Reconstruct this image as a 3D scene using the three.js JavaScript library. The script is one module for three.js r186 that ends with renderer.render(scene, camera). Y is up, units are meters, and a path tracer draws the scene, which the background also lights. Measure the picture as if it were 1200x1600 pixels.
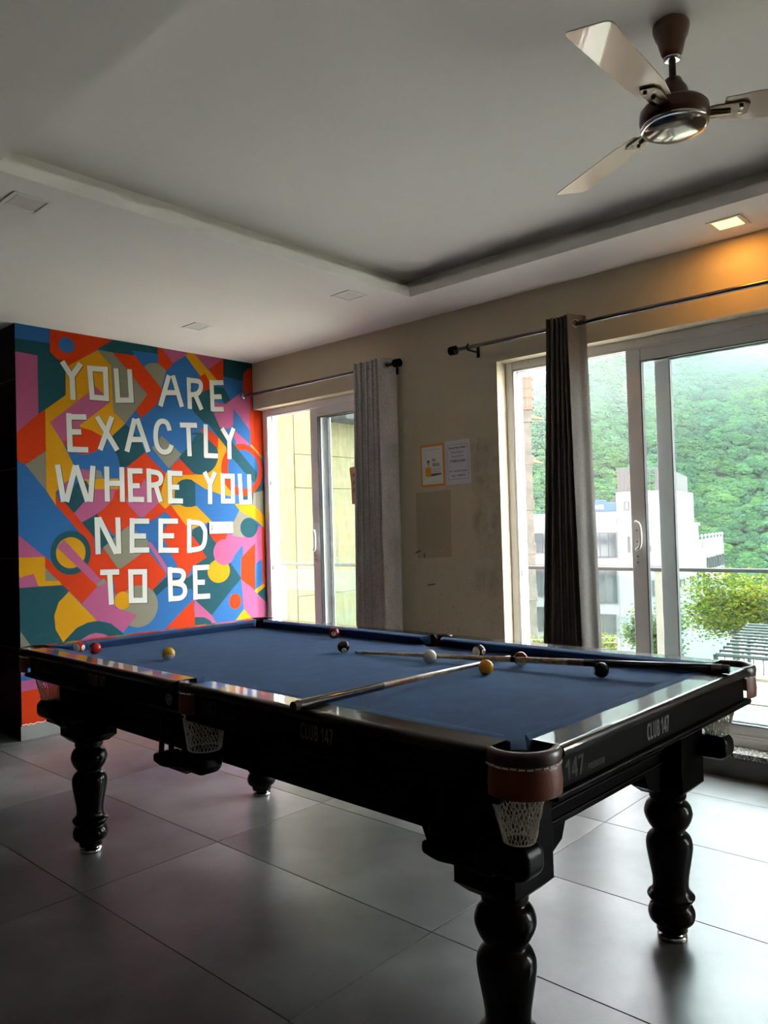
import * as THREE from 'three';
import { RoundedBoxGeometry } from 'three/addons/geometries/RoundedBoxGeometry.js';
import { TextGeometry } from 'three/addons/geometries/TextGeometry.js';
import { FontLoader } from 'three/addons/loaders/FontLoader.js';
import { mergeGeometries } from 'three/addons/utils/BufferGeometryUtils.js';
import { RectAreaLightUniformsLib } from 'three/addons/lights/RectAreaLightUniformsLib.js';

// ------------------------------------------------------------------ camera, sky, lights, exposure
const scene = new THREE.Scene();
const camera = new THREE.PerspectiveCamera(2 * Math.atan(800 / 1220.4) * 180 / Math.PI, 1200 / 1600, 0.05, 1500);
camera.position.set(5.3325, 1.3397, 4.2038);
camera.rotation.set(0.0215, 0.7404, -0.0281, 'YXZ');
scene.add(camera);
const SKY = 13;
scene.fog = new THREE.FogExp2(0xf2f8ff, 0.00012);
const FOREST = 0.35, NEIGHB = 0.165, WHITEB = 0.082, CONC = 0.11, LEAF = 0.5;     // colour levels outside, set darker than real to suit the very bright sky
scene.background = new THREE.Color().setRGB(0.975 * SKY, 1.0 * SKY, 1.02 * SKY);
const renderer = new THREE.WebGLRenderer({ antialias: true });
renderer.toneMapping = THREE.LinearToneMapping;
renderer.toneMappingExposure = 1.95;
renderer.shadowMap.enabled = true;
RectAreaLightUniformsLib.init();
const font = await new FontLoader().loadAsync('fonts/droid/droid_sans_bold.typeface.json');

// ------------------------------------------------------------------ helpers
let seed = 12345;
const rnd = () => { seed = (seed * 1664525 + 1013904223) >>> 0; return seed / 4294967296; };
const rr = (a, b) => a + (b - a) * rnd();
const used = new Map();
function numbered(n) { const k = used.get(n) ?? 0; used.set(n, k + 1); return k ? n + '_' + String(k).padStart(3, '0') : n; }
const shade = (o) => { o.traverse((m) => { if (m.isMesh) { m.castShadow = true; m.receiveShadow = true; } }); return o; };
function tag(o, label, category, group, kind) {
  if (label) o.userData.label = label;
  if (category) o.userData.category = category;
  if (group) o.userData.group = group;
  if (kind) o.userData.kind = kind;
  return o;
}
function mesh(name, geo, mat, parent = scene) {
  const m = new THREE.Mesh(geo, mat); m.name = numbered(name); m.castShadow = m.receiveShadow = true; parent.add(m); return m;
}
function group(name, x = 0, y = 0, z = 0, turn = 0, parent = scene) {
  const g = new THREE.Group(); g.name = numbered(name); g.position.set(x, y, z); g.rotation.y = turn; parent.add(g); return g;
}
function struct(name, geo, mat, parent = scene) { const m = mesh(name, geo, mat, parent); if (parent === scene) m.userData.kind = 'structure'; return m; }
const merge = (list) => mergeGeometries(list.map((g) => { const h = g.index ? g.toNonIndexed() : g; for (const k of Object.keys(h.attributes)) if (!['position', 'normal', 'uv'].includes(k)) h.deleteAttribute(k); return h; }));
// box between two corners, uv in metres
function box(x0, y0, z0, x1, y1, z1, r = 0, seg = 2) {
  const w = x1 - x0, h = y1 - y0, d = z1 - z0;
  const g = r > 0 ? new RoundedBoxGeometry(w, h, d, seg, Math.min(r, w / 2.01, h / 2.01, d / 2.01)) : new THREE.BoxGeometry(w, h, d);
  g.translate((x0 + x1) / 2, (y0 + y1) / 2, (z0 + z1) / 2);
  return metric(g);
}
function metric(g) {
  const p = g.attributes.position, n = g.attributes.normal, uv = new Float32Array(p.count * 2);
  for (let i = 0; i < p.count; i++) {
    const ax = Math.abs(n.getX(i)), ay = Math.abs(n.getY(i)), az = Math.abs(n.getZ(i));
    if (ay >= ax && ay >= az) { uv[2 * i] = p.getX(i); uv[2 * i + 1] = -p.getZ(i); }
    else if (ax >= az) { uv[2 * i] = -p.getZ(i); uv[2 * i + 1] = p.getY(i); }
    else { uv[2 * i] = p.getX(i); uv[2 * i + 1] = p.getY(i); }
  }
  g.setAttribute('uv', new THREE.BufferAttribute(uv, 2));
  return g;
}
const V = (x, y, z) => new THREE.Vector3(x, y, z);
function rod(a, b, r0, r1 = r0, seg = 12) {
  const d = b.clone().sub(a), g = new THREE.CylinderGeometry(r1, r0, d.length(), seg);
  g.applyQuaternion(new THREE.Quaternion().setFromUnitVectors(V(0, 1, 0), d.clone().normalize()));
  return g.translate((a.x + b.x) / 2, (a.y + b.y) / 2, (a.z + b.z) / 2);
}
const lathe = (pts, seg = 40, s = 0, l = Math.PI * 2) => new THREE.LatheGeometry(pts.map(([r, y]) => new THREE.Vector2(r, y)), seg, s, l);
const poly = (pts) => { const s = new THREE.Shape(); pts.forEach(([x, y], i) => (i ? s.lineTo(x, y) : s.moveTo(x, y))); s.closePath(); return s; };
function extrude(pts, depth, bevel = 0, seg = 2) {
  return new THREE.ExtrudeGeometry(pts.isShape ? pts : poly(pts), { depth: depth - 2 * bevel, bevelEnabled: bevel > 0, bevelSize: bevel, bevelThickness: bevel, bevelOffset: -bevel, bevelSegments: seg, curveSegments: 20 }).translate(0, 0, bevel);
}
// noise
const hash = (x, y, s) => { let h = (x * 374761393 + y * 668265263 + s * 2147483) | 0; h = Math.imul(h ^ (h >>> 13), 1274126177); return ((h ^ (h >>> 16)) >>> 0) / 4294967296; };
function vnoise(x, y, s, per) {
  const xi = Math.floor(x), yi = Math.floor(y), fx = x - xi, fy = y - yi, m = (a) => ((a % per) + per) % per;
  const u = fx * fx * (3 - 2 * fx), v = fy * fy * (3 - 2 * fy);
  const a = hash(m(xi), m(yi), s), b = hash(m(xi + 1), m(yi), s), c = hash(m(xi), m(yi + 1), s), d = hash(m(xi + 1), m(yi + 1), s);
  return a + (b - a) * u + (c - a) * v + (a - b - c + d) * u * v;
}
function fbm(u, v, f, oct, s) { let t = 0, a = 0.5, n = 0; for (let i = 0; i < oct; i++) { t += a * vnoise(u * f, v * f, s + i, f); n += a; a *= 0.5; f *= 2; } return t / n; }
function dataTex(n, fn, srgb = true, repeat = [1, 1], h = n) {
  const d = new Uint8Array(n * h * 4);
  for (let y = 0; y < h; y++) for (let x = 0; x < n; x++) { const c = fn(x / n, y / h), i = (y * n + x) * 4; d[i] = c[0]; d[i + 1] = c[1]; d[i + 2] = c[2]; d[i + 3] = 255; }
  const t = new THREE.DataTexture(d, n, h); t.wrapS = t.wrapT = THREE.RepeatWrapping; t.magFilter = THREE.LinearFilter; t.minFilter = THREE.LinearMipmapLinearFilter; t.generateMipmaps = true;
  if (srgb) t.colorSpace = THREE.SRGBColorSpace;
  t.repeat.set(...repeat); t.needsUpdate = true; return t;
}
function canvasTex(w, h, draw, srgb = true) {
  const c = document.createElement('canvas'); c.width = w; c.height = h; draw(c.getContext('2d'), w, h);
  const t = new THREE.CanvasTexture(c); if (srgb) t.colorSpace = THREE.SRGBColorSpace; t.wrapS = t.wrapT = THREE.ClampToEdgeWrapping; return t;
}
const std = (o) => new THREE.MeshStandardMaterial(o), phys = (o) => new THREE.MeshPhysicalMaterial(o);
const cl = (v) => Math.max(0, Math.min(255, v));

// ------------------------------------------------------------------ materials
const grain = dataTex(256, (u, v) => { const n = 90 + 120 * fbm(u, v, 32, 3, 5); return [n, n, n]; }, false, [3, 3]);
const plasterBump = dataTex(512, (u, v) => { const n = 255 * (0.6 * fbm(u, v, 12, 5, 9) + 0.4 * fbm(u, v, 96, 2, 3)); return [n, n, n]; }, false, [0.8, 0.8]);
const M = {
  ceiling: std({ color: '#efeae5', roughness: 0.9, bumpMap: plasterBump, bumpScale: 0.0004 }),
  wallPlain: std({ color: '#cfc6b0', roughness: 0.85, bumpMap: plasterBump, bumpScale: 0.001 }),
  reveal: std({ color: '#ded5bd', roughness: 0.85 }),
  frame: phys({ color: '#e9e7e8', roughness: 0.35, clearcoat: 0.2 }),
  gasket: std({ color: '#22201f', roughness: 0.7 }),
  track: std({ color: '#9a9a9c', roughness: 0.4, metalness: 0.6 }),
  glass: phys({ color: '#eef6f5', transmission: 1, roughness: 0, thickness: 0, ior: 1.45, specularIntensity: 0.45 }),
  railGlass: phys({ color: '#dff0ec', transmission: 1, roughness: 0, thickness: 0, ior: 1.45, specularIntensity: 0.3 }),
  steel: std({ color: '#6b6d6e', roughness: 0.3, metalness: 0.9 }),
  darkSteel: std({ color: '#6c6a6c', roughness: 0.25, metalness: 0.9 }),
  chrome: std({ color: '#d8d8d8', roughness: 0.12, metalness: 1 }),
  blackLacquer: phys({ color: '#050505', roughness: 0.3, specularIntensity: 0.3, clearcoat: 1, clearcoatRoughness: 0.04 }),
  blackSatin: phys({ color: '#030303', roughness: 0.35, specularIntensity: 0.07 }),
  blackGloss: phys({ color: '#030303', roughness: 0.3, specularIntensity: 0.1, clearcoat: 0.22, clearcoatRoughness: 0.04 }),
  blackPlastic: phys({ color: '#040404', roughness: 0.3, specularIntensity: 0.2 }),
  black: std({ color: '#0d0d0d', roughness: 0.7 }),
  white: std({ color: '#dedcd6', roughness: 0.5 }),
  gold: std({ color: '#5f5c54', roughness: 0.7 }),
  net: std({ color: '#d8d2c4', roughness: 0.9 }),
  lightPanelOff: std({ color: '#e9e7e2', roughness: 0.5 }),
};
const clothBump = dataTex(256, (u, v) => { const n = 255 * (0.5 * vnoise(u * 128, v * 128, 1, 128) + 0.5 * vnoise(u * 64, v * 128, 4, 128)); return [n, n, n]; }, false, [6, 6]);
const clothMap = dataTex(512, (u, v) => { const n = 0.86 + 0.2 * fbm(u, v, 6, 4, 21) + 0.16 * (vnoise(u * 256, v * 256, 2, 256) - 0.5); return [cl(47 * n), cl(81 * n), cl(128 * n)]; }, true, [3, 3]);
M.cloth = phys({ map: clothMap, roughness: 0.95, bumpMap: clothBump, bumpScale: 0.0006, sheen: 0.35, sheenColor: new THREE.Color('#7fa6cc'), sheenRoughness: 0.5 });
const leatherBump = dataTex(256, (u, v) => { const n = 255 * fbm(u, v, 24, 3, 8); return [n, n, n]; }, false, [2, 1]);
M.leather = phys({ color: '#6e3318', roughness: 0.42, bumpMap: leatherBump, bumpScale: 0.0005, clearcoat: 0.25, clearcoatRoughness: 0.3 });
M.leatherDark = phys({ color: '#32150b', roughness: 0.35, bumpMap: leatherBump, bumpScale: 0.0004, clearcoat: 0.3, clearcoatRoughness: 0.25 });
M.curtain = std({ map: dataTex(256, (u, v) => { const n = 0.9 + 0.16 * vnoise(u * 96, v * 96, 3, 96) - 0.1 * vnoise(u * 4, v * 4, 6, 4); return [cl(214 * n), cl(208 * n), cl(207 * n)]; }, true, [1.5, 1.5]), roughness: 0.75, side: THREE.DoubleSide });
M.curtainBacklit = std({ map: dataTex(256, (u, v) => { const n = 0.9 + 0.16 * vnoise(u * 96, v * 96, 3, 96) - 0.1 * vnoise(u * 4, v * 4, 6, 4); return [cl(104 * n), cl(95 * n), cl(90 * n)]; }, true, [1.5, 1.5]), roughness: 0.75, side: THREE.DoubleSide });  // same fabric as the other curtain; its backlit shade is in the colour
const graniteMap = dataTex(512, (u, v) => { const a = vnoise(u * 90, v * 90, 3, 90), b = vnoise(u * 45, v * 45, 8, 45), k = a > 0.72 ? 205 : a < 0.28 ? 60 : 125 + 60 * (b - 0.5); return [k, k * 0.97, k * 0.93]; }, true, [2, 2]);
M.granite = phys({ map: graniteMap, roughness: 0.25, clearcoat: 0.4 });
const concreteMap = dataTex(512, (u, v) => { const n = 0.78 + 0.4 * (fbm(u, v, 6, 5, 31) - 0.5) + 0.2 * (fbm(u, v, 24, 3, 7) - 0.5); return [cl(196 * n), cl(184 * n), cl(166 * n)]; }, true, [0.4, 0.4]);
M.concrete = std({ map: concreteMap, roughness: 0.95 });

// ------------------------------------------------------------------ floor: large dark porcelain tiles
const HC = 2.795, TRAY = 2.945;
const X0 = 2.4581, Z0 = 2.8063, TU = 1.196, TV = 0.6151;
const RX0 = -2.6, RX1 = 7.6, RZ1 = 8.8;
const floorMap = dataTex(1024, (u, v) => {
  const a = fbm(u, v, 3, 5, 40), b = fbm(u, v, 10, 4, 44), c = vnoise(u * 300, v * 300, 2, 300), k = 88 + 78 * (a - 0.5) + 52 * (b - 0.5) + 4 * (c - 0.5);
  return [cl(k * 1.0), cl(k * 0.99), cl(k * 0.985)];
}, true, [0.45, 0.45]);
const floorRough = dataTex(512, (u, v) => { const k = 255 * (0.345 + 0.10 * (fbm(u, v, 5, 5, 50) - 0.5) + 0.04 * (fbm(u, v, 40, 3, 57) - 0.5)); return [k, k, k]; }, false, [0.6, 0.6]);
const floor = group('floor'); floor.userData.kind = 'structure';
mesh('grout_bed', box(RX0 - 0.2, -0.3, -0.02, RX1 + 0.2, -0.0022, RZ1 + 0.2), std({ color: '#3d3a37', roughness: 0.9 }), floor);
{
  const tones = ['#ffffff', '#f1f1f0', '#f7f4f2'].map((c) => std({ color: c, map: floorMap, roughness: 1, roughnessMap: floorRough }));
  const geos = [0, 1, 2, 3].map((k) => {
    const g = box(-TU / 2 + 0.0016, -0.012, -TV / 2 + 0.0016, TU / 2 - 0.0016, 0, TV / 2 - 0.0016, 0.0015, 1), uv = g.attributes.uv;
    for (let i = 0; i < uv.count; i++) uv.setXY(i, uv.getX(i) + k * 0.7, uv.getY(i) + k * 1.3);
    return g;
  });
  for (let i = -4; i <= 4; i++) for (let j = -10; j <= 4; j++) {
    const x = X0 + (i + 0.5) * TU, z = Z0 - (j + 0.5) * TV;
    if (x - TU / 2 < RX0 - 0.2 || x - TU / 2 > RX1 || z + TV / 2 < 0.05 || z - TV / 2 > RZ1) continue;
    if (x + TU / 2 < 0.05 && z + TV / 2 < 2.0) continue;
    const t = mesh('floor_tile', geos[(i * 3 + j * 5 + 60) % 4], tones[(i * 2 + j + 30) % 3], floor);
    t.position.set(x, 0, z);
  }
}

// ------------------------------------------------------------------ ceiling with its recessed tray
{
  const c = group('ceiling'); c.userData.kind = 'structure';
  const hx0 = 2.184, hx1 = 6.55, hz0 = 0.457, hz1 = 2.98, d = 0.12;
  const ring = (x0, z0, x1, z1, y0, y1) => merge([
    box(RX0 - 0.2, y0, -0.25, RX1 + 0.2, y1, z0), box(RX0 - 0.2, y0, z1, RX1 + 0.2, y1, RZ1 + 0.2),
    box(RX0 - 0.2, y0, z0, x0, y1, z1), box(x1, y0, z0, RX1 + 0.2, y1, z1)]);
  mesh('soffit', ring(hx0, hz0, hx1, hz1, HC, 2.852), M.ceiling, c);
  mesh('cove_wall', ring(hx0 - d, hz0 - d, hx1 + d, hz1 + d, 2.852, TRAY), M.ceiling, c);
  mesh('tray_slab', box(RX0 - 0.2, TRAY, -0.25, RX1 + 0.2, TRAY + 0.2, RZ1 + 0.2), M.ceiling, c);
}

// ------------------------------------------------------------------ window wall (z = 0), with sills, frames and sliding sashes
const OPEN = [[0, 1.5], [2.508, 4.36], [6.3, 7.5]], YS = 0.125, YL = 2.395;  // third opening is an unseen window added to let in more daylight
const wallMap = canvasTex(2048, 760, (g, w, h) => {
  const sx = w / 8, sy = h / 2.9;
  g.fillStyle = '#cbbfa4'; g.fillRect(0, 0, w, h);
  for (let i = 0; i < 1600; i++) { g.fillStyle = 'rgba(' + (rnd() < 0.5 ? '150,135,105' : '225,215,190') + ',' + rr(0.01, 0.035) + ')'; g.beginPath(); g.ellipse(rr(0, w), rr(0, h), rr(6, 50), rr(6, 60), 0, 0, 7); g.fill(); }
  const at = (x, y) => [x * sx, h - y * sy];
  g.save(); g.fillStyle = 'rgba(120,112,84,0.30)';                       // the rectangle where a poster was peeled off
  g.beginPath(); [[1.80, 1.586], [2.107, 1.592], [2.10, 1.138], [1.795, 1.123]].forEach(([x, y], i) => { const [a, b] = at(x, y); i ? g.lineTo(a, b) : g.moveTo(a, b); }); g.fill(); g.restore();
  for (let i = 0; i < 190; i++) {                                          // scuffs
    const x = rr(1.72, 2.5), y = 0.55 + rnd() * rnd() * 1.25; const [a, b] = at(x, y), l = rr(0.5, 3.5), t = rr(0, 3.1);
    g.strokeStyle = 'rgba(52,44,34,' + rr(0.15, 0.75) + ')'; g.lineWidth = rr(0.5, 1.1); g.beginPath(); g.moveTo(a, b); g.lineTo(a + l * Math.cos(t), b + l * Math.sin(t)); g.stroke();
  }
  for (let i = 0; i < 90; i++) { const [a, b] = at(rr(2.3, 2.5), rr(0.9, 1.9)); g.fillStyle = 'rgba(70,60,45,' + rr(0.02, 0.06) + ')'; g.beginPath(); g.ellipse(a, b, rr(4, 16), rr(5, 22), 0, 0, 7); g.fill(); }
  g.strokeStyle = 'rgba(50,42,30,0.9)'; g.lineWidth = 1.8; for (const [x, y, x1, y1] of [[1.78, 1.165, 1.83, 1.18], [1.88, 0.94, 1.95, 0.95], [1.86, 1.16, 1.862, 1.13]]) { g.beginPath(); g.moveTo(...at(x, y)); g.lineTo(...at(x1, y1)); g.stroke(); }
});
wallMap.repeat.set(1 / 8, 1 / 2.9);
M.windowWall = std({ map: wallMap, roughness: 0.8, bumpMap: plasterBump, bumpScale: 0.0008 });
{
  const s = poly([[-0.3, -0.02], [RX1 + 0.2, -0.02], [RX1 + 0.2, HC + 0.02], [-0.3, HC + 0.02]]);
  for (const [a, b] of OPEN) s.holes.push(new THREE.Path([new THREE.Vector2(a, YS - 0.02), new THREE.Vector2(b, YS - 0.02), new THREE.Vector2(b, YL), new THREE.Vector2(a, YL)]));
  struct('wall_window', new THREE.ExtrudeGeometry(s, { depth: 0.25, bevelEnabled: false }).translate(0, 0, -0.25), M.windowWall);
}
let winNo = 0;
for (const [a, b] of OPEN) {
  const w = group('window_' + (++winNo), (a + b) / 2, 0, -0.16); w.userData.kind = 'structure';
  const h = (b - a) / 2, F = 0.05;
  // outer frame: four members with two track ribs
  const ring = (x0, y0, x1, y1, t, z0, z1, tb = t) => merge([
    box(x0, y0, z0, x0 + t, y1, z1, 0.004), box(x1 - t, y0, z0, x1, y1, z1, 0.004), box(x0 + t, y1 - t, z0, x1 - t, y1, z1, 0.004), box(x0 + t, y0, z0, x1 - t, y0 + tb, z1, 0.004)]);
  mesh('window_frame', ring(-h, YS + 0.012, h, YL, F, -0.06, 0.06), M.frame, w);
  mesh('track', merge([-0.008, 0.046].flatMap((z) => [box(-h + F, YS + 0.06, z, -h + F + 0.012, YL - F, z + 0.012), box(-h + F, YL - F - 0.012, z, h - F, YL - F, z + 0.012), box(-h + F, YS + 0.06, z, h - F, YS + 0.075, z + 0.012)])), M.frame, w);
  mesh('striker', merge([1.76, 1.03].map((y) => box(-h + F, y - 0.02, 0.028, -h + F + 0.01, y + 0.02, 0.04))), M.black, w);
  const left = [0.597, 3.331, 6.85][winNo - 1] - (a + b) / 2, left2 = [0.65, 3.475, 6.9][winNo - 1] - (a + b) / 2, top = YL - F + 0.005, bot = YS + 0.055;
  for (const [l, zc, n] of [[left, 0.028, 'sash'], [left2, -0.03, 'sash']]) {
    const sash = mesh(n, ring(l, bot, h - F + 0.01, top, 0.088, zc - 0.02, zc + 0.022, 0.07), M.frame, w);
    mesh('gasket', ring(l + 0.086, bot + 0.068, h - F - 0.076, top - 0.086, 0.006, zc - 0.012, zc + 0.0235), M.gasket, sash);
    mesh('pane', new THREE.PlaneGeometry(h - F - 0.07 - l - 0.08, top - bot - 0.14).translate((l + 0.08 + h - F - 0.07) / 2, (top + bot) / 2 - 0.01, zc), M.glass, sash);
    if (zc > 0 && winNo < 3) {
      mesh('lock_plate', merge([box(l + 0.022, 1.175, zc + 0.022, l + 0.052, 1.345, zc + 0.028, 0.003), box(l + 0.026, 1.085, zc + 0.022, l + 0.050, 1.16, zc + 0.027, 0.003), new THREE.CylinderGeometry(0.006, 0.006, 0.01, 12).rotateX(Math.PI / 2).translate(l + 0.037, 1.258, zc + 0.03)]), M.frame, sash);
      const c = new THREE.CatmullRomCurve3([V(l + 0.03, 1.34, zc + 0.024), V(l + 0.045, 1.338, zc + 0.058), V(l + 0.066, 1.325, zc + 0.066), V(l + 0.075, 1.26, zc + 0.068), V(l + 0.066, 1.195, zc + 0.066), V(l + 0.045, 1.182, zc + 0.058), V(l + 0.03, 1.18, zc + 0.024)]);
      mesh('handle', new THREE.TubeGeometry(c, 28, 0.009, 8), M.white, sash);
      mesh('keyhole', merge([1.29, 1.258, 1.225, 1.14, 1.105].map((y, i) => new THREE.CylinderGeometry(i === 1 ? 0.006 : 0.0035, i === 1 ? 0.006 : 0.0035, 0.006, 10).rotateX(Math.PI / 2).translate(l + 0.037, y, zc + 0.031))), M.black, sash);
    }
  }
}
{
  const s = group('sill'); s.name = 'trim_1'; s.userData.kind = 'structure';
  for (const [a, b] of OPEN) mesh('sill_slab', box(a - 0.02 * (a > 0), YS - 0.018, -0.27, b + 0.02, YS + 0.012, 0.025, 0.004), M.granite, s);
  const bm = std({ color: '#55524e', roughness: 0.45, bumpMap: plasterBump, bumpScale: 0.0004 });
  const bb = group('baseboard_window'); bb.userData.kind = 'structure';
  for (let x = 0.012; x < RX1; x += TU) mesh('baseboard_tile', box(x, 0, 0.0005, Math.min(x + TU - 0.003, RX1), 0.103, 0.012, 0.001, 1), bm, bb);
  const bl = group('baseboard_mural'); bl.userData.kind = 'structure';
  for (const [z0, z1] of [[0.014, 0.65], [0.653, 1.27], [1.273, 2.009]]) mesh('baseboard_tile', box(0.0005, 0, z0, 0.012, 0.092, z1, 0.001, 1), std({ color: '#76736f', roughness: 0.45 }), bl);
}
// remaining room shell
struct('wall_right', box(RX1, -0.1, -0.25, RX1 + 0.2, HC + 0.1, RZ1 + 0.2), M.wallPlain);
struct('wall_back', box(RX0 - 0.2, -0.1, RZ1, RX1, HC + 0.1, RZ1 + 0.2), std({ color: '#57514a', roughness: 0.85 }));
struct('wall_left', box(RX0 - 0.2, -0.1, 1.98, RX0, HC + 0.1, RZ1), std({ color: '#3a3632', roughness: 0.7 }));
// the storeys above and below, seen only as reflections in the balcony glass
struct('exterior_above', box(-2.8, 3.15, -0.25, 12, 9.5, RZ1 + 0.2), std({ color: '#8d877b', roughness: 0.9 }));
struct('exterior_below', box(-2.8, -11, -0.2, 12, -0.31, RZ1 + 0.2), std({ color: '#8d877b', roughness: 0.9 }));
// the block that carries the mural; its front face is clad in black tiles
struct('wall_mural', box(RX0 - 0.2, -0.1, -0.25, -0.003, HC + 0.02, 1.985), M.wallPlain);
{
  const g = group('pillar_cladding'); g.userData.kind = 'structure';
  const bt = phys({ color: '#060505', roughness: 0.3, specularIntensity: 0.35, clearcoat: 0.08 });
  mesh('grout_bed', box(RX0, 0, 1.985, -0.002, HC, 1.9945), std({ color: '#c9c4bd', roughness: 0.9 }), g);
  const ys = [0.001, 0.603, 1.208, 1.815, 2.42, HC];
  for (let r = 0; r < 5; r++) for (let x = -0.0005; x > RX0; x -= 1.2) mesh('wall_tile', box(Math.max(RX0, x - 1.198), ys[r] + 0.002, 1.9945, x, ys[r + 1] - 0.002, 1.999, 0.001, 1), bt, g);
}

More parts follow.
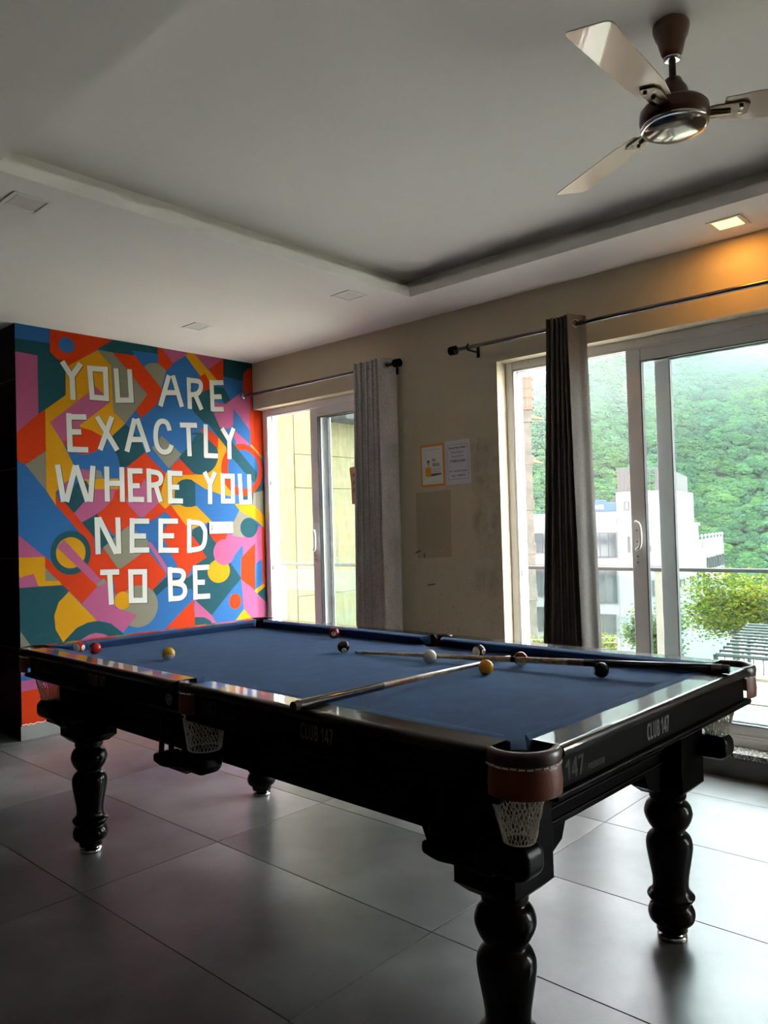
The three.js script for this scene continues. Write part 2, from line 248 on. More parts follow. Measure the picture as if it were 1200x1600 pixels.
// ------------------------------------------------------------------ the mural (paint on the wall x = 0; s runs from its left edge, y up, in centimetres)
const MURAL_COLORS = { r: '#c63403', y: '#c98c02', b: '#2b6199', t: '#1a4850', p: '#ab5379', g: '#807a68' };
const MURAL = [
  'pb 0.2,280.7 24.1,280.5 23.9,268.9 -0,269',
  'pt -0.4,268.9 23.9,269.1 23.8,263.3 30.5,257.5 35.3,249.9 34.6,234.3 19.7,222.7 14.8,219 14.7,259.4 -0.9,260.3',
  'pp -0.9,260.1 14.7,259.4 14.8,219 -0.4,204.3',
  'pr -1.2,203.9 14.8,219 19.7,222.9 19.8,194 5.5,184 -0.7,187.5',
  'pr 24.1,280.5 72.4,280.2 72.8,279.3 59.3,270.9 37.4,255.8 30.5,257.5 23.8,263.3',
  'ob 35.6,269.8 5.6,5.4',
  'pt 72.7,280.1 108.5,280 108.3,274.6 86.1,273.8 87.8,270.4 71.3,270 59.2,270.8',
  'pg 58.8,269.7 70.9,269.7 81,259.8 98.8,241.6 79.2,217.9 69.9,225.9 68.6,259.7',
  'pr 70.9,269.7 88.3,270 95.2,263.3 111.4,247.2 106.4,235 92.5,222.7 92.1,225.5 88.2,228 98.8,241.6 81,259.8',
  'pg 96.1,263 100.7,265.9 104.4,266.8 108.6,266.9 115.6,263.4 110.5,247.9',
  'pr 108.5,280 111.3,279.8 122.4,269.5 115.5,262.3 108.6,267.2',
  'pp 111.1,279.8 136.9,280.3 133.3,276.6 121.6,269',
  'pp 139.9,280.1 169.7,279.6 155.4,268.6',
  'pr 155.4,268.6 169.7,279.2 169.6,260.9 163.1,260.3',
  'pr 151.2,264.9 156.7,259.3 155,252.1 145.5,246.3 145.4,261',
  'py 133.1,276.8 137.4,280.4 140.4,280.1 163.4,260.1 155.2,259.1 151.2,264.8 147,261.9',
  'pt 169.8,280.1 200,279.4 199.3,274.6 194.7,273.8 190.1,269 189.3,263.1 169.6,264.6',
  'pr 200.5,275.3 194.7,273.8 190.1,269 189.4,254.6 196.5,249.9 196.1,229.2 196.2,208.6 209.7,197.4 215.8,201.8 217.2,248.8 217,241.3 198.2,239.1',
  'pt 139.1,233.1 139.4,244.3 155,252.1 159.9,242.1 159.6,232.4 165.7,222.3 177.2,209.7 202.3,184.6 199.7,176.2 189.8,184.2 170.6,204.9 154.2,223.1 149,224.5',
  'pp 159.9,242.1 170.5,241.4 176,245.1 188.5,253.2 196.5,249.9 195.9,221.4 179.1,237.9 178.2,224.6 174.3,221.6 165.1,221.2 159.6,231.9',
  'pt 160.3,254.9 169.6,254.7 176.1,245.3 170.5,241.4 165.3,247.5 160,246.9',
  'pb 179.1,238.2 195.6,221.4 195.7,208.1 180.8,219.4 178.6,226.9',
  'pp 177.7,217.8 180.8,219.4 195.3,209.3 184.9,207.9 182.8,204.7',
  'pg 5.5,184 19.6,194 19.6,166.4',
  'py 34.7,249.8 37.4,255.8 59,269.7 68.8,259.7 70.1,225.9 79.2,217.9 68.7,207.7 60.4,207.5 52.3,210.8 43.5,212.8 64.2,232.4 50.4,237.2 36.9,234.9 34.4,234.3',
  'py 34.4,234.3 37,239.5 50.4,237.2 34.4,223.4 22.9,214.1 30.9,202.1 38.7,186.3 36.5,175.3 31.9,172.2 26,166.1 25.9,156.8 19.6,166.4 19.7,222.7',
  'pp 50.4,237.2 56.6,243.1 62.7,237.7 67.1,232.3 43.6,213.5 45.1,212.1 38.8,210.5 34.3,200.8 30.9,201.7 22.9,214.1 34.4,223.7',
  'pb 31.1,201.9 34.7,200.8 38.5,195 49.5,193.7 57.7,196.8 62.7,201.8 67.8,202.9 73.1,194.5 75,185.9 74.8,176.4 44.4,175.5 38.7,186.3',
  'pr 45.1,212.1 52.3,210.8 59.9,207.4 61.1,202.5 56.8,196.6 49.5,193.4 42.4,193.5 36.9,195.3 31.7,201 34.4,202.3 38.8,210.7',
  'pt 69.1,207.8 80,217.2 86,212.9 92.1,205.2 95.5,196.9 80.6,185.7 74.8,185.7 73.4,192.1 71,197.6 65.7,204.3',
  'pr 79.7,185.1 95.5,196.9 113.5,180.8 106.4,158.8 93.4,147.8 87.6,148.5 78.7,159.4 70.3,167.6 74.7,174',
  'pp 78.7,159.4 82.4,167.8 91.3,171.2 94.1,176.5 110.3,159.2 105.5,158.2 93.9,148.2 89.8,147.8',
  'pp 44.5,182.4 50.5,181.8 51.1,174.2 44.7,174.8',
  'pg 55.3,182.4 59.4,181.4 61.2,176 55.2,176',
  'py 46.7,175.2 50.7,175.3 73.1,176.5 72.9,168.6 55,168 48.3,172.6',
  'pt 32.3,158.4 41.1,172.4 48.3,174.1 51.4,167.3 45.6,158.2 38.8,151.4',
  'pp 31.9,172 37.1,174.6 33.2,165.1',
  'pp 55,168 72.1,168.8 68.1,161.3 62.1,155 55,150.4 44.1,144.5 39,151.2 45.6,158.4',
  'pr 70.3,167.6 78.9,159.4 87.9,148.2 84.4,142.2 73.9,137.7 69.6,134.2 62.2,141.8 55.9,150 62.4,155 68.4,161.4',
  'pt 44.5,144.5 55.9,150.2 59.7,139.5 68.3,133.7 62.8,127.8 59.4,125.2 52.7,134.1 45.3,142.8',
  'pr 17.4,121.3 22.5,116.7 35.2,108.2 50.4,119.8 50.5,127.5 38.2,142.9 25.9,156.8 26,166.1 27.8,159.1 32.3,158.4 43.7,144.8 52.7,134.1 53.5,122 59.3,121.8 60.1,126.2 71.2,111.1 79.4,115.4 88.3,120.5 98.1,120.1 111.6,103.5 99.7,92.4 85.9,95.1 68.7,91.7 68,101.9 54.8,98.3 43.3,86.9 33.4,97.1 17.6,113.7',
  'pg 60.1,126.2 68.7,132.3 80,141.4 95.7,130.7 97.3,124.6 73.3,110 70.8,110.9',
  'pr 93.4,147.8 106.9,158.8 111.7,154.7 116.7,157.3 135.6,138.1 136,133 143.3,125.1 146.1,118.5 149.1,114.9 134.8,108 130.1,99.4 121.7,109.3 116.2,119.3 110.4,130.3 110.5,137.7 117.4,147.6 111.7,152.2 99.6,144.9',
  'pp 96.5,129.1 99.2,128.2 104.6,120.7 111.7,110 112,104.3 98.2,124.6',
  'pt 99.7,92.4 111.5,101.2 130.6,99.3 134.3,90.6 111.3,94 102.8,87.9',
  'pt 129.6,98.7 134.6,101.6 151,108.8 171.6,110.4 183.2,95.9 172.5,86.9 152.1,67.7 137.6,80.9 134.3,90.6',
  'pt 136.1,136.4 142.2,141.4 152.8,135.1 160,124.5 156.5,119.4 156.2,111.6 151,107.9 134.8,108 149.3,114.9 146.1,118.8 142.8,125.1 135.5,133',
  'pr 151.5,134.3 169.8,134.1 167.3,128.2 159.8,124.7',
  'pp 168.4,128.6 170.1,133.9 182.6,130.7 202.1,139.5 206.1,137.6 205.8,110 198.2,106.3 198.4,124.1 185.4,114.4 185.1,123.6 172.7,110.3 165.9,119',
  'pb 171.6,110.4 185.1,123.6 185.2,114.6 183.1,112.5 182.9,95.9',
  'pr 198.1,124.3 197.8,84.3 182.6,94.9 183.5,112.9',
  'pb 197.8,106.6 205.2,110.8 205.8,88.9 197.5,85.2',
  'pr 206.1,138.6 209.6,137.6 208.8,85.9 205.8,89.4',
  'py 196.7,84.5 205.9,89.5 208.9,88.7 208.8,86.8 198.5,81.5',
  'pt 199.4,81.6 211,88.5 210.4,70.1',
  'pb 182.9,95.5 183.5,69 176.1,61.5 155.7,55.2 152.4,67.5',
  'pp 183.2,94.5 199.3,81.3 210.4,71.5 210,58.2 193.3,60.4 185,69.3',
  'py 185,69.5 193.9,60.3 193.8,57.2 175,60.1',
  'pr 135.3,81.8 136.3,67.6 136,57.5 104.8,57.8',
  'pp 136.7,81.5 152.4,67.7 157.9,59.3 152.7,59.9 144.7,66.9 136.5,67.7',
  'pt 136.5,67.7 144.7,66.9 150.8,63.7 154.7,57.9 136.3,59.1',
  'or 176,77 5.9,6.4',
  'oy 160.4,103.1 10.8,9.4',
  'op 166.1,118.3 10.4,10.5',
  'pg 182.1,152.9 176.4,145.3 174.8,136.4 174.9,132 185.9,130.1 201.1,146',
  'ot 192.3,138.1 9,8.3',
  'pt 212.7,179.3 212.4,170 197.7,167.2 197,162 185.7,161.9 185.8,165.1',
  'pg 197.8,167.5 212.4,171.1 211.6,145 196.8,156.1',
  'py 177.3,158.3 196.9,157.9 211.6,146.3 211.3,135.7 197.7,146 182.1,153.2',
  'pb 139.6,175.6 163.6,167 163.9,157.6 177.9,158 182.4,153.2 176.4,143.5 154,144.5 139.1,157.5',
  'py 162.8,213.2 170.6,205.3 170.3,196.8 166.3,188.7 166.2,184.3 172.9,172.9 173.9,164.7 163,166.5 148.6,170.7 139.6,175.6 132.7,177.6 125.8,176.6 120.8,168.5 119.6,159.7 111.9,154.4 106.2,159 113.5,182.5 119.2,180.1 138.8,181.6 149,184.5 158.6,195.4',
  'py 117.2,156.9 125.3,157.3 132.1,155.5 140.1,156.5 154.2,144.2 135.6,138.1 129.8,141.6',
  'pt 120.6,167.6 123.8,174.8 127.8,177 131.7,177.7 136.1,177.3 139.4,175.2 139.3,156.6 135.6,155.8 130.2,155.8 125.3,157.6 120.4,161.8',
  'ot 143.8,198.8 18.5,16.9',
  'pb 126.3,214.1 141.6,213.5 139.6,211.7 136.4,206.3 127.3,197.3 122.6,200.8',
  'pr 145.3,217.7 149.9,220.2 154,219.2 162.8,212.8 162.2,203.9 153.8,210.4',
  'pr 118.2,187.5 125.8,193.6 139.3,181.6 119.2,180.6',
  'pg 110,210.7 127.5,197.5 117.9,187.6 115.7,185.7 101.7,200.9',
  'or 186.8,187.1 21.5,22',
  'ob 187.8,187.7 15.9,16.3',
  'pt 177.2,209.7 202.5,184.6 199.5,176 189.8,184.6 175.8,197.6 176,205.2',
  'py 195.9,208.8 197.3,208.9 209.2,198.7 209.1,196.9',
  'og 87.6,81 15.9,15.6',
  'pp 43.3,86.9 54.9,98.3 62.2,100.7 68.7,91.7 68.4,81.6 78.6,77.5 85.5,74.4 74.4,63.1 64.8,70.7 59.9,72.7 53.4,74',
  'pg 54,99.6 60.7,103.3 62.2,100.7 55.6,98.1',
  'oy 74.5,86.5 6.6,6.4',
  'ot 35.9,123.3 14.5,15.3',
  'oy 35.9,123.3 10.6,10.8',
  'pp 31.1,132.4 58.1,102.5 54.8,98.8 26.4,127.4',
  'pg 59.8,103.6 61.4,101.5 55.6,98.1 54,99.6',
  'pp -0.9,137.1 17.4,121.3 -1.2,121.7',
  'py -1.2,121.5 17.4,121.1 17.5,104.9 26.7,104.4 29.1,101 12.6,101.5 9.6,110 -1.4,107.4',
  'pp -1.4,107.4 9.6,110 12.5,101.5 -1.6,101.2',
  'pg 17.6,113.7 26.1,104.5 17.7,104.8',
  'pt -1.6,101.1 29.1,101 34,96.9 26.4,89.8 23.3,80.6 24.2,71 28.9,61.8 6.5,61.6 -2,74.7',
  'py 33.9,96.1 54,73.7 42.2,71.2 31.2,63.2 29.1,61.6 24,71 23.3,80.6 26.4,89.2',
  'pt 31.2,63.2 39.1,70.1 47,73 54.2,73.5 64.8,70.3 74.3,61.8 76.4,60.4 76.3,55.7 29.7,61.5',
  'pp 42,61.5 48.4,64.5 53.2,65 58.9,63.6 64.6,60.6 64.5,57.1 42,60',
  'pg -2,75.4 6.5,62.3 1.9,59.7 -1.1,48.4',
  'pp -2.6,41.6 5.3,52.4 7.4,51.4 -1.2,39.9',
  'pp -5,39 215,42 215,33 -5,31',
  'pr -5,32 215,35 215,5 -5,5'
];
const LETTERS = [
  'l 32.2,257.8 39,248.1',
  'l 45.8,258.1 39,248.1',
  'l 39.2,249.6 39.7,231.4',
  'z 52.6,255.6 64.6,256.4 65.1,235.2 54,234.9',
  'l 73,258.3 74.1,234.8 85,236 84,259.2',
  'l 117.8,258.8 109.6,233.8',
  'l 121.2,259.2 128.9,235.1',
  'l 113.7,244.8 124.7,246',
  'l 135.8,259.4 136.2,234.1',
  'l 135.8,257.1 144.3,257.8 147,256.4 147.3,252.1 145.1,248.4 142,246.3 136,245.5',
  'l 141,247.1 147.3,234.6',
  'l 157.5,259.9 158.1,234.4',
  'l 156.7,257.6 169.4,259.3',
  'l 157.1,246 167.2,247.3',
  'l 157.4,235.9 169.1,237',
  'l 36.3,221.7 36.8,194.5',
  'l 34.7,219 49.3,220.1',
  'l 36.4,208.5 45.2,209.1',
  'l 35.8,196.2 50.2,196.5',
  'l 57.4,221.2 72.7,197.5',
  'l 69,222 59.2,197',
  'l 87.4,222.2 80.4,196.9',
  'l 89.4,222.4 98.4,197.6',
  'l 84.1,206.3 95.3,207',
  'l 117.2,215.3 116.2,220.1 113.1,222.5 108.9,222 106,218.5 104.6,210.9 105.6,202.8 109.2,198.4 113.9,198.1 117.8,200.6 118.7,204.2',
  'l 126.7,220.5 142.5,221.5',
  'l 134.3,220.7 135,196.2',
  'l 150.8,223 150.5,196.3',
  'l 148.8,197.5 162.3,197.7',
  'l 166.9,221 174,211.3',
  'l 178.7,221.9 174,211.3',
  'l 174,212.2 173.7,195.7',
  'l 27.5,184.9 31.4,159.1',
  'l 40.5,185 33.3,159.1',
  'l 40.8,185 49,159.4',
  'l 53.5,185.2 51,159.2',
  'l 64,185.1 64.1,159.5',
  'l 76,185.1 76,159.4',
  'l 64.2,172.8 76,173.1',
  'l 82.5,184.7 82.8,159.2',
  'l 81,182.5 92.9,182.9',
  'l 82,171.4 90.4,171.6',
  'l 81.8,161.4 93.9,161.2',
  'l 98.3,185 98.4,159.1',
  'l 97.8,182.6 105.1,182.5 108.6,180.2 109,176.1 106.3,172.7 98.5,172',
  'l 104,172.3 108.1,159.6',
  'l 116.4,184.2 116.5,158.2',
  'l 114.9,181.9 127.9,182.1',
  'l 115.6,171.1 124.7,171.2',
  'l 115.3,160.5 127.9,160.3',
  'l 148.7,184.1 153.8,174.1',
  'l 159,184.2 153.8,174.1',
  'l 153.9,175.6 153.4,158.1',
  'z 166.4,181.4 176.6,181.4 176.3,160.5 166.3,160.6',
  'l 183.8,183.8 184.8,159.8 194,159.9 193.7,183.6',
  'l 55.8,148.1 56.1,121.4',
  'l 57,147.8 70.3,121.3',
  'l 72,147.9 72.3,121',
  'l 83.5,147.2 82.9,121.1',
  'l 82.3,145 97.8,144.8',
  'l 82.5,133.8 94.8,133.5',
  'l 82.2,123.3 97.3,122.9',
  'l 107.7,146.8 107,120.3',
  'l 106.1,144.7 122.9,144.5',
  'l 106.2,133.4 119.1,133.1',
  'l 106,122.4 122.9,121.6',
  'l 133.3,146.1 132.6,119.1',
  'l 132.3,143.6 140.7,143.3 145.2,141.8 147.5,137.8 148.2,136.1 147.8,129.2 146.3,124.5 142.7,121.6 131.7,121.2',
  'l 57.4,108.2 72.2,107.7',
  'l 64.7,107.9 65.6,84.2',
  'z 81.4,107.1 93,106.6 92.7,85.1 81.5,85.9',
  'l 114.7,108.9 115,82.2',
  'l 113.7,106.5 123,106 126.7,104.2 127.3,101.2 125.7,98 122.3,96.1 115.1,96.5',
  'l 115.1,96.5 123.7,95.6 127.7,92.8 128.2,87.7 125.4,84.6 121.5,83.9 113.9,84.4',
  'l 137.6,108.7 137.5,81.7',
  'l 136.3,107 150.9,106.9',
  'l 137,95.5 146.5,95',
  'l 136.6,84 151.3,83.5'
];
{
  const K = 7.3, W = Math.round(210 * K), H = Math.round(279.5 * K);
  const tex = canvasTex(W, H, (g) => {
    g.fillStyle = MURAL_COLORS.b; g.fillRect(0, 0, W, H);
    const P = (s) => s.split(' ').slice(1).map((q) => q.split(',').map(Number));
    g.lineJoin = 'round';
    for (const s of MURAL) {
      const p = P(s); g.fillStyle = g.strokeStyle = MURAL_COLORS[s[1]]; g.lineWidth = 2;
      g.beginPath();
      if (s[0] === 'o') g.ellipse(p[0][0] * K, H - p[0][1] * K, p[1][0] * K, p[1][1] * K, 0, 0, Math.PI * 2);
      else { p.forEach(([x, y], i) => (i ? g.lineTo(x * K, H - y * K) : g.moveTo(x * K, H - y * K))); g.closePath(); }
      g.fill(); g.stroke();
    }
    // brush streaks and roller marks
    for (let i = 0; i < 2600; i++) { g.fillStyle = (rnd() < 0.5 ? 'rgba(255,255,255,' : 'rgba(0,0,0,') + rr(0.008, 0.022) + ')'; g.fillRect(rr(0, W), rr(0, H), rr(6, 70), rr(2, 9)); }
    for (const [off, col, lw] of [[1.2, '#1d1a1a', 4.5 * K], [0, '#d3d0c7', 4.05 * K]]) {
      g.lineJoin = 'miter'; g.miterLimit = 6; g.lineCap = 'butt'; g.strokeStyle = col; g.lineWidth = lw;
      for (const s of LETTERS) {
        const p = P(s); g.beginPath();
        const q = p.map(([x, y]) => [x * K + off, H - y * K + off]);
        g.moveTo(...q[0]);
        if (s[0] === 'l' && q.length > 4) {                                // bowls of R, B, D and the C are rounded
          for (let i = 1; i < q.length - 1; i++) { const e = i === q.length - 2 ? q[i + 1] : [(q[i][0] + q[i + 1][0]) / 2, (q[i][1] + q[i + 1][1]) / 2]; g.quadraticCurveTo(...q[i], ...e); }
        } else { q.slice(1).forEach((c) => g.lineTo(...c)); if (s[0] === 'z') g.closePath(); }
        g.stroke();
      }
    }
    for (let i = 0; i < 900; i++) { g.fillStyle = 'rgba(120,110,100,' + rr(0.01, 0.05) + ')'; g.fillRect(rr(0, W), rr(0, H), 2, 2); }
    g.fillStyle = '#8b8780'; g.fillRect(0, H - 9.2 * K, W, 9.2 * K);
    g.strokeStyle = '#f3ede2'; g.lineWidth = 4; g.beginPath(); for (let x = 0; x < W; x += 8) g.lineTo(x, H - 9.4 * K - rr(0, 6)); g.stroke();
  });
  // the painted skin reaches into the window recess up to the frame
  const zy = poly([[1.998, 0], [1.998, HC], [0, HC], [0, YL], [-0.1, YL], [-0.1, YS], [0, YS], [0, 0]].map(([z, y]) => [-z, y]));
  const g = new THREE.ExtrudeGeometry(zy, { depth: 0.003, bevelEnabled: false }), uv = g.attributes.uv, p = g.attributes.position;
  for (let i = 0; i < uv.count; i++) uv.setXY(i, (p.getX(i) + 1.998) / 2.1, p.getY(i) / HC);
  g.rotateY(Math.PI / 2).translate(-0.003, 0, 0);
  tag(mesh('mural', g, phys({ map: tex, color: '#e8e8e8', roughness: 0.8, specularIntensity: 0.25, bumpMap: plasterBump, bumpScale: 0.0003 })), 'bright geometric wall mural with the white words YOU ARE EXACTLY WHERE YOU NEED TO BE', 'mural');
}
{ // switch plate with two switches and a three-pin socket
  const t = group('switch_plate', 0.0005, 1.387, 0.366, Math.PI / 2);
  tag(t, 'white wall plate with two switches and a socket on the mural', 'switch');
  mesh('plate', box(-0.118, -0.048, 0, 0.118, 0.048, 0.008, 0.004), M.white, t);
  for (const x of [-0.062, 0.002]) mesh('rocker', box(x - 0.028, -0.028, 0.008, x + 0.028, 0.028, 0.013, 0.003), std({ color: '#e4e2dd', roughness: 0.4 }), t);
  const so = mesh('socket', box(0.036, -0.03, 0.008, 0.098, 0.03, 0.0105, 0.003), M.white, t);
  mesh('socket_hole', merge([[0.067, 0.014], [0.056, -0.01], [0.078, -0.01]].map(([x, y]) => new THREE.CylinderGeometry(0.005, 0.005, 0.003, 12).rotateX(Math.PI / 2).translate(x, y, 0.0105))), M.black, so);
}

// ------------------------------------------------------------------ pool table
const TX = 3.1893, TZ = 2.157, TTURN = -0.0215, TT = 0.872, BED = 0.835;
const toWorld = (x, y, z) => V(x, y, z).applyAxisAngle(V(0, 1, 0), TTURN).add(V(TX, 0, TZ));
{
  const t = group('pool_table', TX, 0, TZ, TTURN);
  tag(t, 'black lacquered pool table with blue cloth, leather pockets and turned legs', 'pool table');
  const L = 1.3075, W = 0.666, MC = 0.012;
  // bed cloth with bites at the pockets
  {
    const s = new THREE.Shape(), bx = 1.215, bz = 0.575, a = 0.07;
    s.moveTo(-bx + a, -bz); s.lineTo(MC - 0.05, -bz); s.absarc(MC, -bz - 0.005, 0.05, Math.PI, 0, true); s.lineTo(bx - a, -bz); s.absarc(bx + 0.01, -bz - 0.01, 0.08, Math.PI, Math.PI / 2, true);
    s.lineTo(bx, bz - a); s.absarc(bx + 0.01, bz + 0.01, 0.08, -Math.PI / 2, Math.PI, true); s.lineTo(MC + 0.05, bz); s.absarc(MC, bz + 0.005, 0.05, 0, Math.PI, true); s.lineTo(-bx + a, bz);
    s.absarc(-bx - 0.01, bz + 0.01, 0.08, 0, -Math.PI / 2, true); s.lineTo(-bx, -bz + a); s.absarc(-bx - 0.01, -bz - 0.01, 0.08, Math.PI / 2, 0, true);
    mesh('playing_cloth', metric(new THREE.ExtrudeGeometry(s, { depth: 0.004, bevelEnabled: false, curveSegments: 16 }).rotateX(Math.PI / 2).translate(0, BED, 0)), M.cloth, t);
  }
  mesh('slate_bed', box(-1.15, 0.757, -0.505, 1.15, BED - 0.0045, 0.505), M.black, t);
  // rails: profile in (depth from outer face, height)
  const railShape = () => { const s = new THREE.Shape(); s.moveTo(0.08, TT); s.lineTo(0.016, TT); s.quadraticCurveTo(0, TT, 0, TT - 0.014); s.quadraticCurveTo(0, TT - 0.028, 0.012, TT - 0.03); s.lineTo(0.08, TT - 0.03); s.closePath(); return s; };
  const cushShape = () => { const s = new THREE.Shape(); s.moveTo(0.0795, TT - 0.001); s.quadraticCurveTo(0.11, TT + 0.001, 0.123, TT - 0.004); s.quadraticCurveTo(0.127, TT - 0.007, 0.124, TT - 0.011); s.lineTo(0.105, BED + 0.0005); s.lineTo(0.0795, BED + 0.0005); s.closePath(); return s; };
  // run along +x from a to b with the outer face at z = W (side +1); turned for the other sides
  function runX(shape, a, b, endCut) {
    const g = new THREE.ExtrudeGeometry(shape, { depth: b - a, bevelEnabled: false, curveSegments: 10 }), p = g.attributes.position;
    // shape x -> depth inwards (-z), shape y -> y, extrude z -> x
    for (let i = 0; i < p.count; i++) {
      let d = p.getX(i), y = p.getY(i), x = a + p.getZ(i);
      if (endCut) { const k = Math.max(0, d - 0.0795) / 0.045; if (x < a + 1e-4) x += endCut[0] * k; else x -= endCut[1] * k; }
      p.setXYZ(i, x, y, W - d);
    }
    g.computeVertexNormals(); return metric(g);
  }
  const sides = [];                                             // [turn about y, half depth shift, a, b]
  const mk = (name, make, mat) => {
    // long sides, two halves each; short sides
    for (const [a, b, sg] of [[-1.187, MC - 0.045, 1], [MC + 0.045, 1.187, 1], [-1.187, MC - 0.045, -1], [MC + 0.045, 1.187, -1]]) {
      const g = make(a, b, true); if (sg < 0) { g.scale(1, 1, -1); const ix = g.index; flip(g); } mesh(name, g, mat, t);
    }
    for (const sg of [1, -1]) { const g = make(-0.548, 0.548, false).translate(0, 0, L - W).rotateY(sg * Math.PI / 2); mesh(name, g, mat, t); }
  };
  function flip(g) {                                           // mirrored geometry: restore the winding
    const f = g.index ? g.toNonIndexed() : g;
    for (const k of Object.keys(f.attributes)) { const at = f.attributes[k], n = at.itemSize; for (let i = 0; i < at.count; i += 3) for (let c = 0; c < n; c++) { const q = at.array[(i + 1) * n + c]; at.array[(i + 1) * n + c] = at.array[(i + 2) * n + c]; at.array[(i + 2) * n + c] = q; } }
    if (f !== g) { g.index = null; for (const k of Object.keys(f.attributes)) g.setAttribute(k, f.attributes[k]); }
    g.computeVertexNormals();
  }
  mk('rail', (a, b) => runX(railShape(), a, b), M.blackLacquer);
  mk('cushion', (a, b, long) => runX(cushShape(), a - 0.01, b + 0.01, long ? [a < -1 ? 0.055 : 0.022, b > 1 ? 0.055 : 0.022] : [0.05, 0.05]), M.cloth);
  mk('apron', (a, b) => merge([box(a + 0.004, 0.774, W - 0.09, b - 0.004, TT - 0.03, W - 0.014, 0.003), box(a - 0.03, 0.757, W - 0.09, b + 0.03, 0.7745, W - 0.002, 0.006)]), M.blackSatin);
  // under-frame beams with ribs, corbels
  const beams = (x0, x1, zf) => merge([box(x0, 0.575, zf - 0.05, x1, 0.757, zf, 0.003), ...[0.59, 0.625, 0.66, 0.7].map((y) => box(x0, y - 0.006, zf - 0.01, x1, y + 0.006, zf + 0.006, 0.005, 2))]);
  for (const s of [1, -1]) {
    mesh('frame_beam', beams(-0.99, 0.99, 0.49).rotateY(s > 0 ? 0 : Math.PI), M.blackSatin, t);
    mesh('frame_beam', beams(-0.37, 0.37, 1.11).rotateY(s * Math.PI / 2), M.blackSatin, t);
  }
  // legs
  const prof = [[0.001, 0.027], [0.044, 0.027], [0.047, 0.034], [0.053, 0.05], [0.066, 0.058], [0.072, 0.075], [0.071, 0.09], [0.065, 0.104], [0.059, 0.112], [0.062, 0.118], [0.072, 0.132], [0.073, 0.139], [0.066, 0.147], [0.057, 0.158], [0.055, 0.175], [0.057, 0.2], [0.063, 0.235], [0.069, 0.27], [0.072, 0.298], [0.069, 0.318], [0.061, 0.332], [0.05, 0.341], [0.049, 0.347], [0.053, 0.352], [0.064, 0.368], [0.0735, 0.392], [0.0735, 0.41], [0.066, 0.43], [0.053, 0.442], [0.052, 0.447], [0.057, 0.452], [0.058, 0.474]];
  for (const sx of [-1, 1]) for (const sz of [-1, 1]) {
    const lx = sx * 1.0748, lz = sz * 0.4548;
    const curve = new THREE.SplineCurve(prof.map(([r, y]) => new THREE.Vector2(r, y)));
    const leg = mesh('leg', new THREE.LatheGeometry(curve.getPoints(110), 48).translate(lx, 0, lz), M.blackGloss, t);
    mesh('leg_block', merge([box(lx - 0.087, 0.492, lz - 0.087, lx + 0.087, 0.757, lz + 0.087, 0.008), new THREE.CylinderGeometry(0.087 * Math.SQRT2, 0.06 * Math.SQRT2, 0.026, 4, 1).rotateY(Math.PI / 4).translate(lx, 0.483, lz)]), M.blackSatin, leg);
    [0, 1].forEach((k) => {
      const g = extrude([[0, 0.58], [0.145, 0.58], [0.125, 0.535], [0.06, 0.506], [0, 0.5]], 0.05, 0.004);
      if (k === 0) { g.translate(0.085, 0, -0.025); if (sx > 0) g.rotateY(Math.PI); g.translate(lx, 0, sz * 0.465); }
      else { g.translate(0.085, 0, -0.025).rotateY(sz > 0 ? Math.PI / 2 : -Math.PI / 2); g.translate(sx * 1.085, 0, lz); }
      mesh('corbel', metric(g), M.blackSatin, leg);
    });
    mesh('levelling_foot', lathe([[0.001, 0], [0.044, 0], [0.046, 0.004], [0.046, 0.012], [0.042, 0.016], [0.034, 0.018], [0.034, 0.028], [0.001, 0.028]], 36).translate(lx, 0, lz), M.chrome, leg);
  }
  // pockets: leather, stitching, net, ball return
  function pocket(cx, cz, turn, r, sweep, netTop, netBot, nx, nz, arm) {
    const s0 = -sweep / 2;
    const closed = (pr, a0, sw) => { const capS = poly(pr.slice(0, -1)); return merge([lathe(pr, 30, a0, sw), ...[a0, a0 + sw].map((a) => new THREE.ShapeGeometry(capS).rotateY(a - Math.PI / 2))]).rotateY(turn).translate(cx, 0, cz); };
    const rim = [[r - 0.012, 0.85], [r - 0.011, 0.866], [r - 0.004, 0.873], [r + 0.005, 0.8735], [r + 0.011, 0.868], [r + 0.0125, 0.858], [r + 0.011, 0.846], [r + 0.007, 0.843], [r - 0.008, 0.843], [r - 0.012, 0.85]];
    const flap = [[r + 0.004, 0.843], [r + 0.0085, 0.8425], [r + 0.009, 0.83], [r + 0.0115, 0.80], [r + 0.010, 0.776], [r + 0.007, 0.776], [r + 0.008, 0.80], [r + 0.005, 0.83], [r + 0.004, 0.843]];
    const leather = mesh('pocket_leather', closed(flap, s0 * 0.93, sweep * 0.93), M.leather, t);
    mesh('pocket_rim', closed(rim, s0, sweep), M.leatherDark, leather);
    const st = []; const n = Math.round(sweep * r / 0.016);
    for (let i = 0; i < n; i++) { const a0 = s0 + sweep * (i + 0.08) / n, a1 = s0 + sweep * (i + 0.85) / n, q = (a) => V((r + 0.0095) * Math.sin(a), 0.8400 + 0.0006 * Math.sin(i * 2), (r + 0.0095) * Math.cos(a)); st.push(rod(q(a0), q(a1), 0.0022, 0.0022, 6)); }
    mesh('stitching', merge(st).rotateY(turn).translate(cx, 0, cz), M.net, leather);
    const tubes = [], N = 30, y1 = 0.785, y0 = 0.652;
